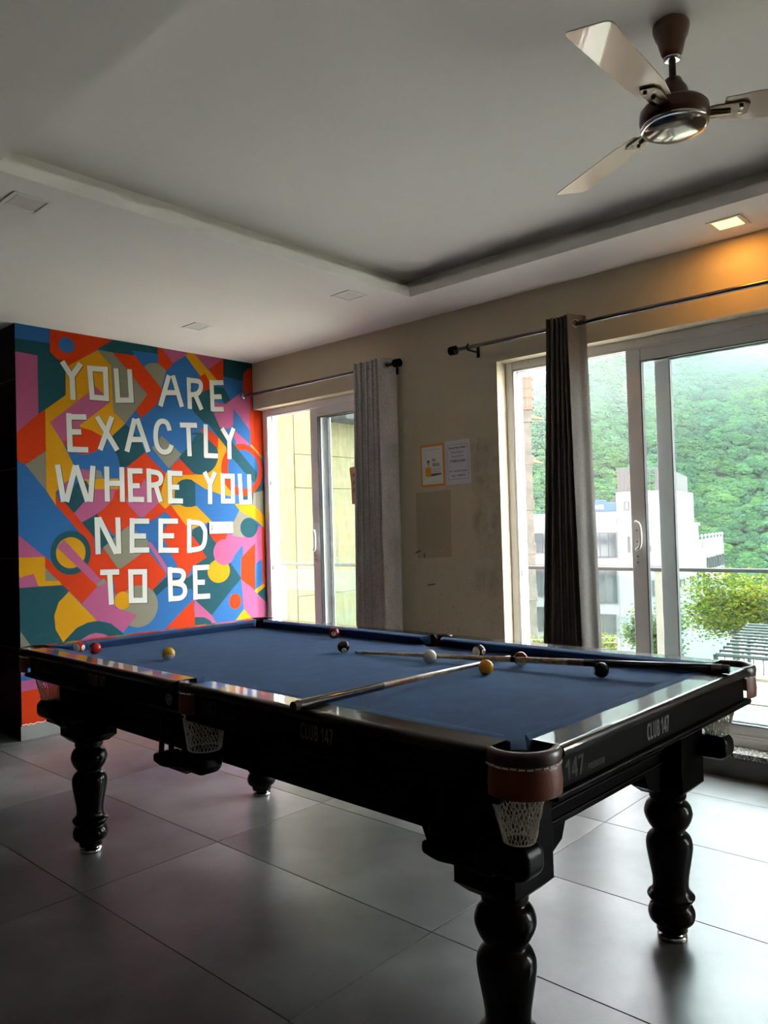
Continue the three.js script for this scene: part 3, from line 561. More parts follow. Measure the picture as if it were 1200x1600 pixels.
    for (let i = 0; i < N; i++) for (const d of [1, -1]) {
      const pts = []; for (let k = 0; k <= 12; k++) { const f = k / 12, a = (i / N) * Math.PI * 2 + d * f * 1.1 + 0.04 * Math.sin(k * 2.1 + i), rad = netTop + (netBot - netTop) * Math.pow(f, 0.8) + 0.002 * Math.sin(k + i * 1.7); pts.push(V(rad * Math.cos(a), y1 + (y0 - y1) * f, rad * Math.sin(a))); }
      tubes.push(new THREE.TubeGeometry(new THREE.CatmullRomCurve3(pts), 20, 0.0014, 4));
    }
    tubes.push(new THREE.TorusGeometry(netBot, 0.002, 5, 20).rotateX(Math.PI / 2).translate(0, y0, 0));
    mesh('pocket_net', merge(tubes).translate(nx, 0, nz), M.net, leather);
    // ball return: cup under the net and two runners to a hanger
    const c = merge([
      box(-0.042, 0.572, -0.05, 0.098, 0.65, 0.05, 0.03, 4),
      ...[-0.034, 0.034].map((z) => new THREE.TubeGeometry(new THREE.CatmullRomCurve3([V(0.02, 0.6, z), V(0.12, 0.585, z), V(0.2, 0.575, z), V(0.24, 0.582, z)]), 16, 0.012, 8)),
      box(0.215, 0.572, -0.046, 0.25, 0.603, 0.046, 0.01), box(0.05, 0.567, -0.04, 0.235, 0.578, 0.04, 0.004),
      rod(V(0.235, 0.59, 0.02), V(0.222, 0.757, 0.0), 0.0095), rod(V(0.235, 0.59, -0.02), V(0.215, 0.757, -0.02), 0.0095)]);
    mesh('ball_return', c.rotateY(arm > 0 ? 0 : Math.PI).translate(nx, 0, nz), M.blackPlastic, leather);
  }
  for (const sx of [-1, 1]) for (const sz of [-1, 1]) {
    const turn = Math.atan2(sx, sz);                             // direction of the corner: lathe angle 0 looks along +z
    pocket(sx * 1.230, sz * 0.590, turn, 0.072, 160 * Math.PI / 180, 0.072, 0.034, sx * 1.198, sz * 0.565, -sx);
  }
  for (const sz of [-1, 1]) pocket(MC, sz * 0.612, sz > 0 ? 0 : Math.PI, 0.045, 172 * Math.PI / 180, 0.075, 0.052, MC, sz * 0.585, -1);
  // gilt lettering on the aprons, emblem beside the middle pocket
  const words = (txt, h, narrow) => { const g = new TextGeometry(txt, { font, size: h, depth: 0.0006, curveSegments: 4 }); g.scale(narrow, 1, 1); g.computeBoundingBox(); g.translate(-(g.boundingBox.max.x + g.boundingBox.min.x) / 2, 0, 0); return g; };
  const put = (g, x, y, turn, off) => g.translate(x, y, off).rotateY(turn);
  const zL = W - 0.0142, zS = L - 0.0142, dim = std({ color: '#211c13', roughness: 0.7 });
  const side = (turn, off, clubs, premiums) => {
    for (const x of clubs) mesh('lettering', put(words('CLUB 147', 0.042, 0.5), x, 0.79, turn, off), M.gold, t);
    for (const x of premiums) mesh('lettering', merge([put(words('147', 0.044, 0.8), x - 0.045, 0.788, turn, off), put(words('PREMIUM', 0.014, 0.85), x + 0.05, 0.789, turn, off)]), dim, t);
  };
  side(0, zL, [0.634, -0.586], [0.19, -1.08]);
  side(Math.PI, zL, [0.634, -0.586], [0.19, -1.08]);
  side(Math.PI / 2, zS, [-0.068], [-0.44]);
  side(-Math.PI / 2, zS, [-0.068], [-0.44]);
  mesh('emblem', merge([new THREE.TorusGeometry(0.016, 0.0035, 8, 24), new THREE.CylinderGeometry(0.009, 0.009, 0.003, 16).rotateX(Math.PI / 2)]).translate(-0.085, 0.806, zL), M.steel, t);
}

// ------------------------------------------------------------------ balls
const BR = 0.0254;
function ballTex(col, stripe, num) {
  return canvasTex(512, 256, (g, w, h) => {
    g.fillStyle = stripe ? '#efe7d2' : col; g.fillRect(0, 0, w, h);
    if (stripe) { g.fillStyle = col; g.fillRect(0, h * 0.27, w, h * 0.46); }
    if (num) for (const x of [w * 0.25, w * 0.75]) {
      g.fillStyle = '#efe7d2'; g.beginPath(); g.arc(x, h / 2, h * 0.135, 0, 7); g.fill();
      g.fillStyle = '#16130f'; g.font = 'bold ' + Math.round(h * (num > 9 ? 0.17 : 0.21)) + 'px sans-serif'; g.textAlign = 'center'; g.textBaseline = 'middle'; g.fillText(String(num), x, h / 2 + 2);
    }
  });
}
const ballGeo = new THREE.SphereGeometry(BR, 40, 28);
for (const [name, x, z, col, stripe, num, rx, ry, rz, label] of [
  ['pool_ball', -1.143, 0.458, '#c8332a', true, 11, 0, -1.95, -1.57, 'cream ball with a red stripe beside the left corner pocket of the blue table'],
  ['pool_ball', -1.051, 0.430, '#c2261f', false, 3, 0.1, -0.75, 0.1, 'plain bright red ball beside the cream striped one near the left corner pocket'],
  ['pool_ball', -0.635, 0.323, '#d9a818', true, 9, 0, 1.7, -0.75, 'yellow and cream striped ball alone on the cloth near the middle pocket rail'],
  ['pool_ball', -0.518, -0.473, '#8f1717', false, 7, 0.05, -0.05, 0, 'dark red ball showing its white number disc below the window cushion'],
  ['pool_ball', -0.170, -0.206, '#121110', false, 8, 0.75, 0.0, 0.15, 'black eight ball just ahead of the tip of the long cue'],
  ['cue_ball', 0.285, -0.218, '#efe6cf', false, 0, 0, 0, 0, 'plain ivory white cue ball in front of the long cue'],
  ['pool_ball', 0.366, -0.414, '#2a1a36', true, 12, 0, -2.45, -1.57, 'cream ball with a dark purple stripe partly hidden behind the long cue'],
  ['pool_ball', 0.588, -0.156, '#d88f0c', false, 1, 1.4, 2.9, 0.3, 'plain orange yellow ball at the tip of the dark-handled cue'],
  ['pool_ball', 0.591, -0.360, '#7a1a20', true, 15, 0, 1.6, -0.55, 'maroon and cream striped ball just behind the pale shaft of the long cue'],
  ['pool_ball', 0.925, -0.325, '#0c1f19', false, 6, 0, 1.56, 0, 'very dark green ball beside the black butt of the long cue'],
]) {
  const p = toWorld(x, BED + BR, z);
  const b = mesh(name, ballGeo, phys({ map: ballTex(col, stripe, num), roughness: 0.16, specularIntensity: num === 6 || num === 8 ? 0.35 : 0.8, clearcoat: num === 6 ? 0 : 0.25, clearcoatRoughness: 0.05 }));
  b.position.copy(p); b.rotation.set(rx, ry + 0.75, rz);
  tag(b, label, 'ball', 'balls on the pool table');
}

// ------------------------------------------------------------------ cues
const woodTex = (r, g, b, s) => dataTex(64, (u, v) => { const n = 0.85 + 0.3 * (vnoise(u * 12, v * 60, s, 60) - 0.5) + 0.25 * (vnoise(u * 3, v * 8, s + 2, 8) - 0.5); return [cl(r * n), cl(g * n), cl(b * n)]; }, true, [1, 2], 256);
const woodLight = phys({ map: woodTex(238, 194, 138, 3), roughness: 0.35, clearcoat: 0.4 }), woodMid = phys({ map: woodTex(150, 96, 58, 5), roughness: 0.3, clearcoat: 0.5 });
function cue(label, a, b, parts) {
  const d = b.clone().sub(a), len = d.length(), g = group('cue', a.x, a.y, a.z);
  g.quaternion.setFromUnitVectors(V(0, 1, 0), d.normalize());
  tag(g, label, 'cue');
  for (const [n, f0, f1, r0, r1, m] of parts) mesh(n, new THREE.CylinderGeometry(r1, r0, (f1 - f0) * len, 24).translate(0, (f0 + f1) / 2 * len, 0), m, g);
  return g;
}
cue('long pale wooden cue with a black butt lying along the table to the right corner', toWorld(-0.105, BED + 0.0066, -0.213), toWorld(1.298, TT + 0.0152, -0.42), [
  ['tip', 0, 0.006, 0.0052, 0.0056, std({ color: '#3d5a70', roughness: 0.9 })], ['ferrule', 0.006, 0.022, 0.0056, 0.0058, M.white], ['shaft', 0.022, 0.49, 0.0058, 0.0098, woodLight], ['joint_ring', 0.49, 0.503, 0.0101, 0.0101, M.black],
  ['forearm', 0.503, 0.64, 0.0099, 0.0112, woodLight], ['splice', 0.64, 0.68, 0.0112, 0.0115, woodMid], ['butt', 0.68, 0.965, 0.0116, 0.0143, M.blackLacquer], ['butt_cap', 0.965, 0.985, 0.0145, 0.0145, std({ color: '#6d6460', roughness: 0.5 })], ['bumper', 0.985, 1, 0.0138, 0.0125, M.black]]);
cue('short cue with a glossy dark handle overhanging the near long rail', toWorld(0.466, BED + 0.0062, -0.475), toWorld(0.603, TT + 0.0143, 0.702), [
  ['tip', 0, 0.007, 0.0050, 0.0054, std({ color: '#3d5a70', roughness: 0.9 })], ['ferrule', 0.007, 0.025, 0.0054, 0.0058, M.white], ['shaft', 0.025, 0.53, 0.0058, 0.0096, phys({ map: woodTex(176, 150, 118, 9), roughness: 0.3, clearcoat: 0.5 })], ['splice', 0.53, 0.668, 0.0096, 0.0110, woodMid], ['joint_ring', 0.668, 0.680, 0.0113, 0.0113, M.steel],
  ['butt', 0.680, 0.985, 0.0112, 0.0138, phys({ color: '#1b1310', roughness: 0.25, clearcoat: 0.8 })], ['bumper', 0.985, 1, 0.0132, 0.0125, std({ color: '#3a2418', roughness: 0.6 })]]);

// ------------------------------------------------------------------ ceiling fan
{
  const t = group('ceiling_fan', 4.369, TRAY, 1.71);
  tag(t, 'brown three-bladed ceiling fan hanging from the recessed tray', 'fan');
  const brown = phys({ color: '#6b4630', roughness: 0.35, clearcoat: 0.5 }), bronze = std({ color: '#8d6f58', roughness: 0.3, metalness: 0.6 });
  mesh('canopy', lathe([[0.001, 0], [0.05, 0], [0.057, -0.006], [0.057, -0.02], [0.05, -0.045], [0.046, -0.048], [0.034, -0.095], [0.026, -0.112], [0.001, -0.112]], 36), brown, t);
  mesh('collar', lathe([[0.012, -0.108], [0.027, -0.11], [0.028, -0.118], [0.022, -0.122], [0.012, -0.122]], 28), M.chrome, t);
  mesh('down_rod', lathe([[0.001, -0.1], [0.011, -0.1], [0.011, -0.21], [0.001, -0.21]], 16), std({ color: '#2a1d17', roughness: 0.35, metalness: 0.5 }), t);
  const motor = mesh('motor', lathe([[0.012, -0.182], [0.026, -0.184], [0.032, -0.2], [0.042, -0.215], [0.05, -0.245], [0.062, -0.262], [0.096, -0.272], [0.106, -0.284], [0.108, -0.312], [0.103, -0.33], [0.09, -0.334]], 48), std({ color: '#4a3226', roughness: 0.3, metalness: 0.5 }), t);
  mesh('motor_ring', lathe([[0.09, -0.332], [0.104, -0.33], [0.106, -0.335], [0.103, -0.341], [0.09, -0.343]], 48), M.chrome, motor);
  mesh('motor_cap', lathe([[0.098, -0.338], [0.09, -0.349], [0.07, -0.359], [0.04, -0.366], [0.001, -0.369]], 48), std({ color: '#7d746a', roughness: 0.14, metalness: 0.9 }), motor);
  const bladeMat = phys({ color: '#a98f7b', roughness: 0.3, metalness: 0.35, clearcoat: 0.5 });
  const bs = new THREE.Shape(); bs.moveTo(0.15, -0.05); bs.lineTo(0.24, -0.062); bs.lineTo(0.585, -0.072); bs.quadraticCurveTo(0.607, -0.072, 0.608, -0.052); bs.lineTo(0.612, 0.045); bs.quadraticCurveTo(0.612, 0.064, 0.595, 0.066); bs.lineTo(0.24, 0.06); bs.lineTo(0.15, 0.045); bs.closePath();
  for (const deg of [-151.5, -31.5, 88.5]) {
    const g = new THREE.ExtrudeGeometry(bs, { depth: 0.0015, bevelEnabled: true, bevelSize: 0.002, bevelThickness: 0.001, bevelSegments: 1 }).rotateX(-Math.PI / 2).rotateX(-0.2).rotateY(-deg * Math.PI / 180).translate(0, -0.298, 0);
    const bl = mesh('blade', g, bladeMat, t);
    const br = merge([extrude([[0.09, -0.022], [0.12, -0.03], [0.2, -0.034], [0.225, -0.022], [0.225, 0.022], [0.2, 0.034], [0.12, 0.03], [0.09, 0.022]], 0.006, 0.002).rotateX(-Math.PI / 2).rotateX(-0.2).translate(0, -0.008, 0), rod(V(0.08, -0.006, 0), V(0.17, -0.01, 0), 0.014, 0.008), rod(V(0.2, 0.0, 0.015), V(0.2, -0.012, 0.015), 0.006), rod(V(0.2, 0.0, -0.015), V(0.2, -0.012, -0.015), 0.006)]);
    mesh('blade_bracket', br.rotateY(-deg * Math.PI / 180).translate(0, -0.298, 0), std({ color: '#6d5a4a', roughness: 0.22, metalness: 0.85 }), bl);
  }
}

// ------------------------------------------------------------------ recessed ceiling lights
function downlight(x, z, sx, sz, label, lit) {
  const t = group('ceiling_light', x, HC, z); tag(t, label, 'light', 'square recessed ceiling lights');
  const a = sx / 2, b = sz / 2, i = 0.02;
  mesh('light_frame', merge([box(-a, -0.005, -b, a, 0, -b + i, 0.002), box(-a, -0.005, b - i, a, 0, b, 0.002), box(-a, -0.005, -b + i, -a + i, 0, b - i, 0.002), box(a - i, -0.005, -b + i, a, 0, b - i, 0.002)]), M.lightPanelOff, t);
  mesh('light_gap', box(-a + i * 0.9, -0.0018, -b + i * 0.9, a - i * 0.9, -0.0002, b - i * 0.9), M.black, t);
  mesh('diffuser', box(-a + i + 0.003, -0.003, -b + i + 0.003, a - i - 0.003, -0.0019, b - i - 0.003), lit ? std({ color: '#fff1c8', emissive: new THREE.Color('#ffd977'), emissiveIntensity: 1.6 }) : std({ color: '#d9d6d0', roughness: 0.4 }), t);
  if (lit) { const l = new THREE.RectAreaLight('#ffab42', 32, sx - 0.04, sz - 0.04); l.position.set(0, -0.006, 0); l.rotation.x = -Math.PI / 2; l.castShadow = true; l.name = 'light_source'; t.add(l); }
}
downlight(1.945, 0.764, 0.165, 0.165, 'unlit square ceiling light beside the inner corner of the recessed tray', false);
downlight(0.72, 1.04, 0.165, 0.15, 'unlit square ceiling light closest to the mural', false);
downlight(1.955, 2.75, 0.17, 0.17, 'unlit square ceiling light at the left end of the recessed tray', false);
downlight(4.04, 0.222, 0.165, 0.165, 'glowing warm yellow square ceiling light above the right window', true);

// ------------------------------------------------------------------ curtain rods and curtains
function curtainRod(label, x0, x1, socket) {
  const y = 2.494, z = 0.115, t = group('curtain_rod', x0, y, z); tag(t, label, 'curtain rod');
  const l = x1 - x0;
  mesh('rod', rod(V(0, 0, 0), V(l, 0, 0), 0.0125, 0.0125, 20), M.darkSteel, t);
  const fin = (x, s) => mesh('finial', lathe([[0.001, 0], [0.014, 0], [0.014, 0.01], [0.027, 0.012], [0.03, 0.018], [0.027, 0.024], [0.023, 0.027], [0.03, 0.032], [0.03, 0.042], [0.024, 0.046], [0.029, 0.05], [0.029, 0.064], [0.022, 0.07], [0.001, 0.071]], 28).rotateZ(-s * Math.PI / 2).translate(x, 0, 0), M.blackPlastic, t);
  if (socket) mesh('wall_socket', lathe([[0.001, 0], [0.024, 0], [0.026, 0.006], [0.02, 0.022], [0.016, 0.03], [0.001, 0.03]], 24).rotateZ(-Math.PI / 2).translate(0.0005 - x0, 0, 0), M.chrome, t); else fin(0, -1);
  fin(l, 1);
  for (const x of socket ? [l - 0.06] : [0.08, l / 2 - 0.05, l - 0.08]) mesh('bracket', merge([box(x - 0.012, -0.05, -z + 0.001, x + 0.012, 0.035, -z + 0.006, 0.002), box(x - 0.006, -0.022, -z + 0.004, x + 0.006, -0.012, 0.006, 0.002), new THREE.TorusGeometry(0.0165, 0.004, 8, 20).rotateY(Math.PI / 2).translate(x, 0, 0), rod(V(x, 0.016, 0), V(x, 0.026, 0), 0.004)]), M.blackPlastic, t);
}
curtainRod('dark metal curtain rod from the mural to a black finial beside the left window', 0.001, 1.72, true);
curtainRod('long dark metal curtain rod running above the right window', 2.29, 6.95, false);
function curtain(label, xs, pleats, mat, bottom) {
  // xs: [left, end of pleats, right] at the top and at the foot
  const U = 220, N = 40, top = 2.545, pos = [], uv = [], idx = [], z0 = 0.115;
  const pathAt = (f, k, flare) => {
    const e = 0.66, A = 0.052;
    if (f < e) { const g = f / e, ph = g * pleats * 2 * Math.PI; return [k[0] + (k[1] - k[0]) * g + 0.012 * Math.sin(ph * 2 + 0.5), z0 + A * Math.sin(ph) * (0.9 + 0.15 * Math.sin(g * 9))]; }
    const g = (f - e) / (1 - e), h = Math.min(1, g / 0.18); return [k[1] + (k[2] - k[1]) * Math.max(0, (g - 0.1) / 0.9), z0 + 0.07 * h - 0.13 * Math.max(0, (g - 0.18) / 0.82) + 0.006 * Math.sin(g * 9)];
  };
  for (let j = 0; j <= N; j++) for (let i = 0; i <= U; i++) {
    const v = j / N, f = i / U, k = [0, 1, 2].map((q) => xs[0][q] + (xs[1][q] - xs[0][q]) * Math.pow(v, 1.15));
    const [x, z] = pathAt(f, k, v); pos.push(x + 0.006 * Math.sin(f * 40 + v * 3) * v, top + (bottom - top) * v, z + 0.008 * v * Math.sin(f * 23 + v * 4)); uv.push(f * 1.4, v * 2.4);
    if (i < U && j < N) { const q = j * (U + 1) + i; idx.push(q, q + U + 1, q + 1, q + 1, q + U + 1, q + U + 2); }
  }
  const g = new THREE.BufferGeometry(); g.setAttribute('position', new THREE.Float32BufferAttribute(pos, 3)); g.setAttribute('uv', new THREE.Float32BufferAttribute(uv, 2)); g.setIndex(idx); g.computeVertexNormals();
  const t = group('curtain', 0, 0, 0); tag(t, label, 'curtain');
  mesh('cloth', g, mat, t);
  const rings = []; for (let k = 0; k < pleats * 2; k++) { const x = xs[0][0] + (xs[0][1] - xs[0][0]) * (k + 0.5) / (pleats * 2); rings.push(new THREE.TorusGeometry(0.021, 0.0035, 6, 20).rotateY(Math.PI / 2).translate(x, 2.494, z0)); }
  rings.push(new THREE.TorusGeometry(0.021, 0.0035, 6, 20).rotateY(1.1).translate(xs[0][2] - 0.03, 2.494, z0 + 0.014));
  mesh('eyelet', merge(rings), M.chrome, t);
}
curtain('grey eyelet curtain gathered at the right side of the left window', [[1.375, 1.635, 1.695], [1.312, 1.655, 1.705]], 5, M.curtain, 0.14);
curtain('grey eyelet curtain, coloured darker for its backlit shade, hanging in front of the right window', [[2.975, 3.12, 3.175], [2.855, 3.16, 3.225]], 5, M.curtainBacklit, 0.14);

// ------------------------------------------------------------------ paper on the wall and on the glass
function sheet(name, w, h, tex, x, y, z, tilt, label, cat) {
  const g = new THREE.BoxGeometry(w, h, 0.0008);
  const m = mesh(name, g, [std({ color: '#eceae4' }), std({ color: '#eceae4' }), std({ color: '#eceae4' }), std({ color: '#eceae4' }), std({ map: tex, roughness: 0.7 }), std({ color: '#eceae4' })]);
  m.position.set(x, y, z); m.rotation.z = tilt; tag(m, label, cat); return m;
}
sheet('poster', 0.211, 0.291, canvasTex(420, 580, (g, w, h) => {
  g.fillStyle = '#e8901c'; g.fillRect(0, 0, w, h); g.fillStyle = '#e9e6df'; g.fillRect(26, 30, w - 54, h - 60);
  g.fillStyle = '#9db9c0'; g.fillRect(60, 70, w - 120, 5); g.fillRect(150, h - 70, 120, 4);
  g.fillStyle = '#2b2522'; g.beginPath(); g.ellipse(140, 244, 24, 28, 0, 0, 7); g.fill(); g.fillStyle = '#d8b59a'; g.beginPath(); g.ellipse(142, 254, 14, 18, 0, 0, 7); g.fill(); g.fillStyle = '#2b2522'; g.fillRect(128, 278, 28, 8);
  g.fillStyle = '#e6e3dd'; g.fillRect(104, 286, 76, 34); g.fillStyle = '#e59a12'; g.fillRect(88, 312, 96, 116); g.fillStyle = '#7d5a52'; g.beginPath(); g.ellipse(230, 420, 140, 16, -0.06, 0, 7); g.fill();
  g.fillStyle = '#e59a12'; g.fillRect(100, 400, 84, 34);
  g.fillStyle = '#3a3633'; g.font = 'bold 62px sans-serif'; g.save(); g.translate(206, 240); g.scale(0.62, 1); g.fillText('NO', 0, 0); g.fillText('DRUGS', 0, 66); g.restore();
  g.fillStyle = '#8d8984'; for (const [y, l] of [[332, 160], [346, 120], [366, 165], [380, 150]]) g.fillRect(206, y, l, 4);
}), 1.957, 1.767, 0.0010, 0.012, 'orange-bordered anti-drug poster on the wall between the windows', 'poster');
sheet('notice', 0.205, 0.296, canvasTex(420, 600, (g, w, h) => {
  g.fillStyle = '#d9d6de'; g.fillRect(0, 0, w, h); g.strokeStyle = '#4e4656'; g.lineWidth = 3; g.strokeRect(30, 60, w - 66, h - 130);
  g.fillStyle = '#38323c'; g.textAlign = 'center'; const T = (s, y, f) => { g.font = f; g.fillText(s, w / 2 - 4, y); };
  T('Need Any Help?', 116, 'bold 40px sans-serif'); T('Please Ring To', 176, '34px sans-serif'); T('Reception No:', 232, '34px sans-serif'); T('9 900512402', 300, 'bold 46px sans-serif');
  T('WiFi : 2nd Floor Hostel', 432, 'bold 28px sans-serif'); T('Pass : 12345678', 494, 'bold 32px sans-serif');
}), 2.177, 1.774, 0.0010, 0.015, 'white printed notice with a thin black border beside the orange poster', 'notice');
{
  const s = poly([[-0.062, 0.135], [-0.05, 0.142], [0.07, 0.15], [0.07, -0.145], [-0.042, -0.145], [-0.047, 0.02]]);
  const m = mesh('paper_sign', merge([new THREE.ExtrudeGeometry(s, { depth: 0.001, bevelEnabled: false })]), std({ color: '#b98a66', roughness: 0.85 }));
  m.position.set(1.098, 1.683, -0.1125); tag(m, 'brown paper sign with vertical letters taped inside the left window glass', 'sign');
  ['P', 'P', 'F'].forEach((c, i) => mesh('letter', new TextGeometry(c, { font, size: 0.03, depth: 0.0005, curveSegments: 4 }).translate(-0.028, 0.062 - i * 0.058, 0.001), std({ color: '#2b201a', roughness: 0.8 }), m));
}
// ------------------------------------------------------------------ outside: balcony
{
  const g = group('balcony_floor'); g.userData.kind = 'structure';
  mesh('balcony_slab', box(-3.0, -0.3, -2.8, RX1 + 0.2, -0.012, -0.25), M.concrete, g);
  const plain = std({ map: dataTex(256, (u, v) => { const k = 96 + 22 * (fbm(u, v, 6, 4, 61) - 0.5); return [cl(k), cl(k * 0.99), cl(k * 0.97)]; }, true, [0.8, 0.8]), roughness: 0.5 });
  const pat = canvasTex(256, 256, (c, w) => {
    c.fillStyle = '#62625f'; c.fillRect(0, 0, w, w); c.fillStyle = '#0c0d0f';
    const star = (x, y, r) => { c.beginPath(); c.moveTo(x - r, y); c.quadraticCurveTo(x - r * 0.3, y - r * 0.3, x, y - r); c.quadraticCurveTo(x + r * 0.3, y - r * 0.3, x + r, y); c.quadraticCurveTo(x + r * 0.3, y + r * 0.3, x, y + r); c.quadraticCurveTo(x - r * 0.3, y + r * 0.3, x - r, y); c.fill(); };
    star(w / 2, w / 2, w * 0.46); for (const [x, y] of [[0, 0], [w, 0], [0, w], [w, w]]) { c.save(); star(x, y, w * 0.2); c.restore(); }
    c.strokeStyle = '#3a3b3b'; c.lineWidth = 3; c.strokeRect(0, 0, w, w);
  });
  const pm = std({ map: pat, roughness: 0.5 }), tg = new THREE.BoxGeometry(0.198, 0.012, 0.198), lg = box(-0.298, -0.006, -0.298, 0.298, 0.006, 0.298, 0.001, 1);
  for (let x = 1.7; x < 6; x += 0.2) for (let z = -0.36; z > -1.75; z -= 0.2) { const m = mesh('patterned_tile', tg, [plain, plain, pm, plain, plain, plain], g); m.position.set(x, -0.006, z); }
  for (let x = 1.9; x < 6; x += 0.6) for (const z of [-2.062, -2.5]) { const m = mesh('grey_tile', lg, plain, g); m.position.set(x, -0.006, z); m.scale.z = z < -2.3 ? 0.45 : 1; }
  mesh('kerb', box(-2.9, -0.02, -2.72, RX1, 0.03, -2.6, 0.01), M.concrete, g);
  const r = group('balcony_railing', 2.4, 0, -2.655); tag(r, 'steel and glass balcony railing outside both windows', 'railing');
  mesh('top_rail', box(-5.23, 0.888, -0.025, 5, 0.922, 0.025, 0.008), std({ color: '#1c1c1d', roughness: 0.55 }), r);
  for (const x of [-5.2, -3.7, -2.2, -0.75, 0, 1.45, 2.9]) {
    mesh('post', box(x - 0.04, 0.03, -0.012, x + 0.04, 0.889, 0.012, 0.003), std({ color: '#85827c', roughness: 0.5 }), r);
    mesh('pane', new THREE.PlaneGeometry(1.36, 0.76).translate(x + 0.73, 0.46, 0.0), M.railGlass, r);
  }
}
// ------------------------------------------------------------------ outside: ground, forested mountain
const CAM = camera.position.clone(), GY = -11;
const headXZ = (a) => { const t = 0.7404 - a; return [-Math.sin(t), -Math.cos(t)]; };   // heading a (radians) to the right of the camera axis
struct('ground', new THREE.PlaneGeometry(1100, 900, 1, 1).rotateX(-Math.PI / 2).translate(-150, GY, -350), std({ color: '#a8a498', roughness: 1 }));
const slope = (a, D) => {
  const n = vnoise(a * 9 + 20, D * 0.012, 71, 1000) - 0.5, n2 = vnoise(a * 26 + 40, D * 0.03, 73, 1000) - 0.5, r = Math.max(0, D - 185 - 18 * n);
  return GY - 1 + r * (0.66 + 0.10 * Math.sin(a * 5 + 1)) + (n * 16 + n2 * 9) * Math.min(1, r / 60);
};
{
  const NA = 60, ND = 40, pos = [], idx = [];
  for (let j = 0; j <= ND; j++) for (let i = 0; i <= NA; i++) { const a = -0.15 + 1.0 * i / NA, D = 150 + 380 * j / ND, [hx, hz] = headXZ(a); pos.push(CAM.x + hx * D, slope(a, D) - 1, CAM.z + hz * D); if (i < NA && j < ND) { const q = j * (NA + 1) + i; idx.push(q, q + 1, q + NA + 1, q + 1, q + NA + 2, q + NA + 1); } }
  const g = new THREE.BufferGeometry(); g.setAttribute('position', new THREE.Float32BufferAttribute(pos, 3)); g.setIndex(idx); g.computeVertexNormals();
  struct('mountain', g, std({ color: new THREE.Color().setRGB(0.018, 0.035, 0.012), roughness: 1, side: THREE.DoubleSide }));
  const f = group('forest'); tag(f, 'dense green forest covering the misty mountain behind the white building', 'forest', null, 'stuff');
  const crown = (s) => {
    const parts = []; let q = s * 77 + 5; const r01 = () => { q = (q * 16807) % 2147483647; return q / 2147483647; };
    for (let k = 0; k < 9; k++) {
      const b = new THREE.IcosahedronGeometry(1, 2), p = b.attributes.position, an = k * 2.4 + r01(), rad = k === 0 ? 0 : 0.45 + 0.35 * r01(), sz = 0.36 + 0.24 * r01();
      for (let i = 0; i < p.count; i++) { const w = 0.55 + 0.8 * vnoise(p.getX(i) * 3.6 + 9 + k, p.getY(i) * 3.6 + p.getZ(i) * 2.9 + 9, s * 13 + k, 500); p.setXYZ(i, p.getX(i) * w * 1.15, p.getY(i) * w * 0.7, p.getZ(i) * w * 1.15); }
      b.computeVertexNormals(); b.scale(sz, sz, sz).translate(rad * Math.cos(an), 0.55 - rad * 0.55 + 0.2 * r01(), rad * Math.sin(an)); parts.push(b);
    }
    return merge(parts);
  };
  const fm = phys({ color: '#ffffff', roughness: 1, specularIntensity: 0 }), geos = [0, 1, 2].map(crown), col = new THREE.Color(), mtx = new THREE.Matrix4(), qt = new THREE.Quaternion();
  for (let k = 0; k < 3; k++) {
    const N = 13000, im = new THREE.InstancedMesh(geos[k], fm, N); im.name = numbered('tree_crowns');
    for (let i = 0; i < N; i++) {
      const a = 0.06 + 0.56 * rnd(), D = Math.sqrt(160 * 160 + rnd() * (500 * 500 - 160 * 160)), [hx, hz] = headXZ(a), s = rr(0.9, 2.5) * (D < 230 ? 0.85 : 1.05), y = slope(a, D);
      qt.setFromAxisAngle(V(0, 1, 0), rnd() * 6.28);
      mtx.compose(V(CAM.x + hx * D, y + s * 0.2 + rr(0, 1.4), CAM.z + hz * D), qt, V(s * rr(0.85, 1.2), s * rr(0.8, 1.25), s * rr(0.85, 1.2)));
      im.setMatrixAt(i, mtx);
      const t = rnd(), pz = vnoise(a * 30, D * 0.05, 91, 1000);
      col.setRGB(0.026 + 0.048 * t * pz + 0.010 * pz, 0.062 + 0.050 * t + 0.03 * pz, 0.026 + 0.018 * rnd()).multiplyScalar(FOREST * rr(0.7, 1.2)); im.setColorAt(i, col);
    }
    f.add(im);
  }
}
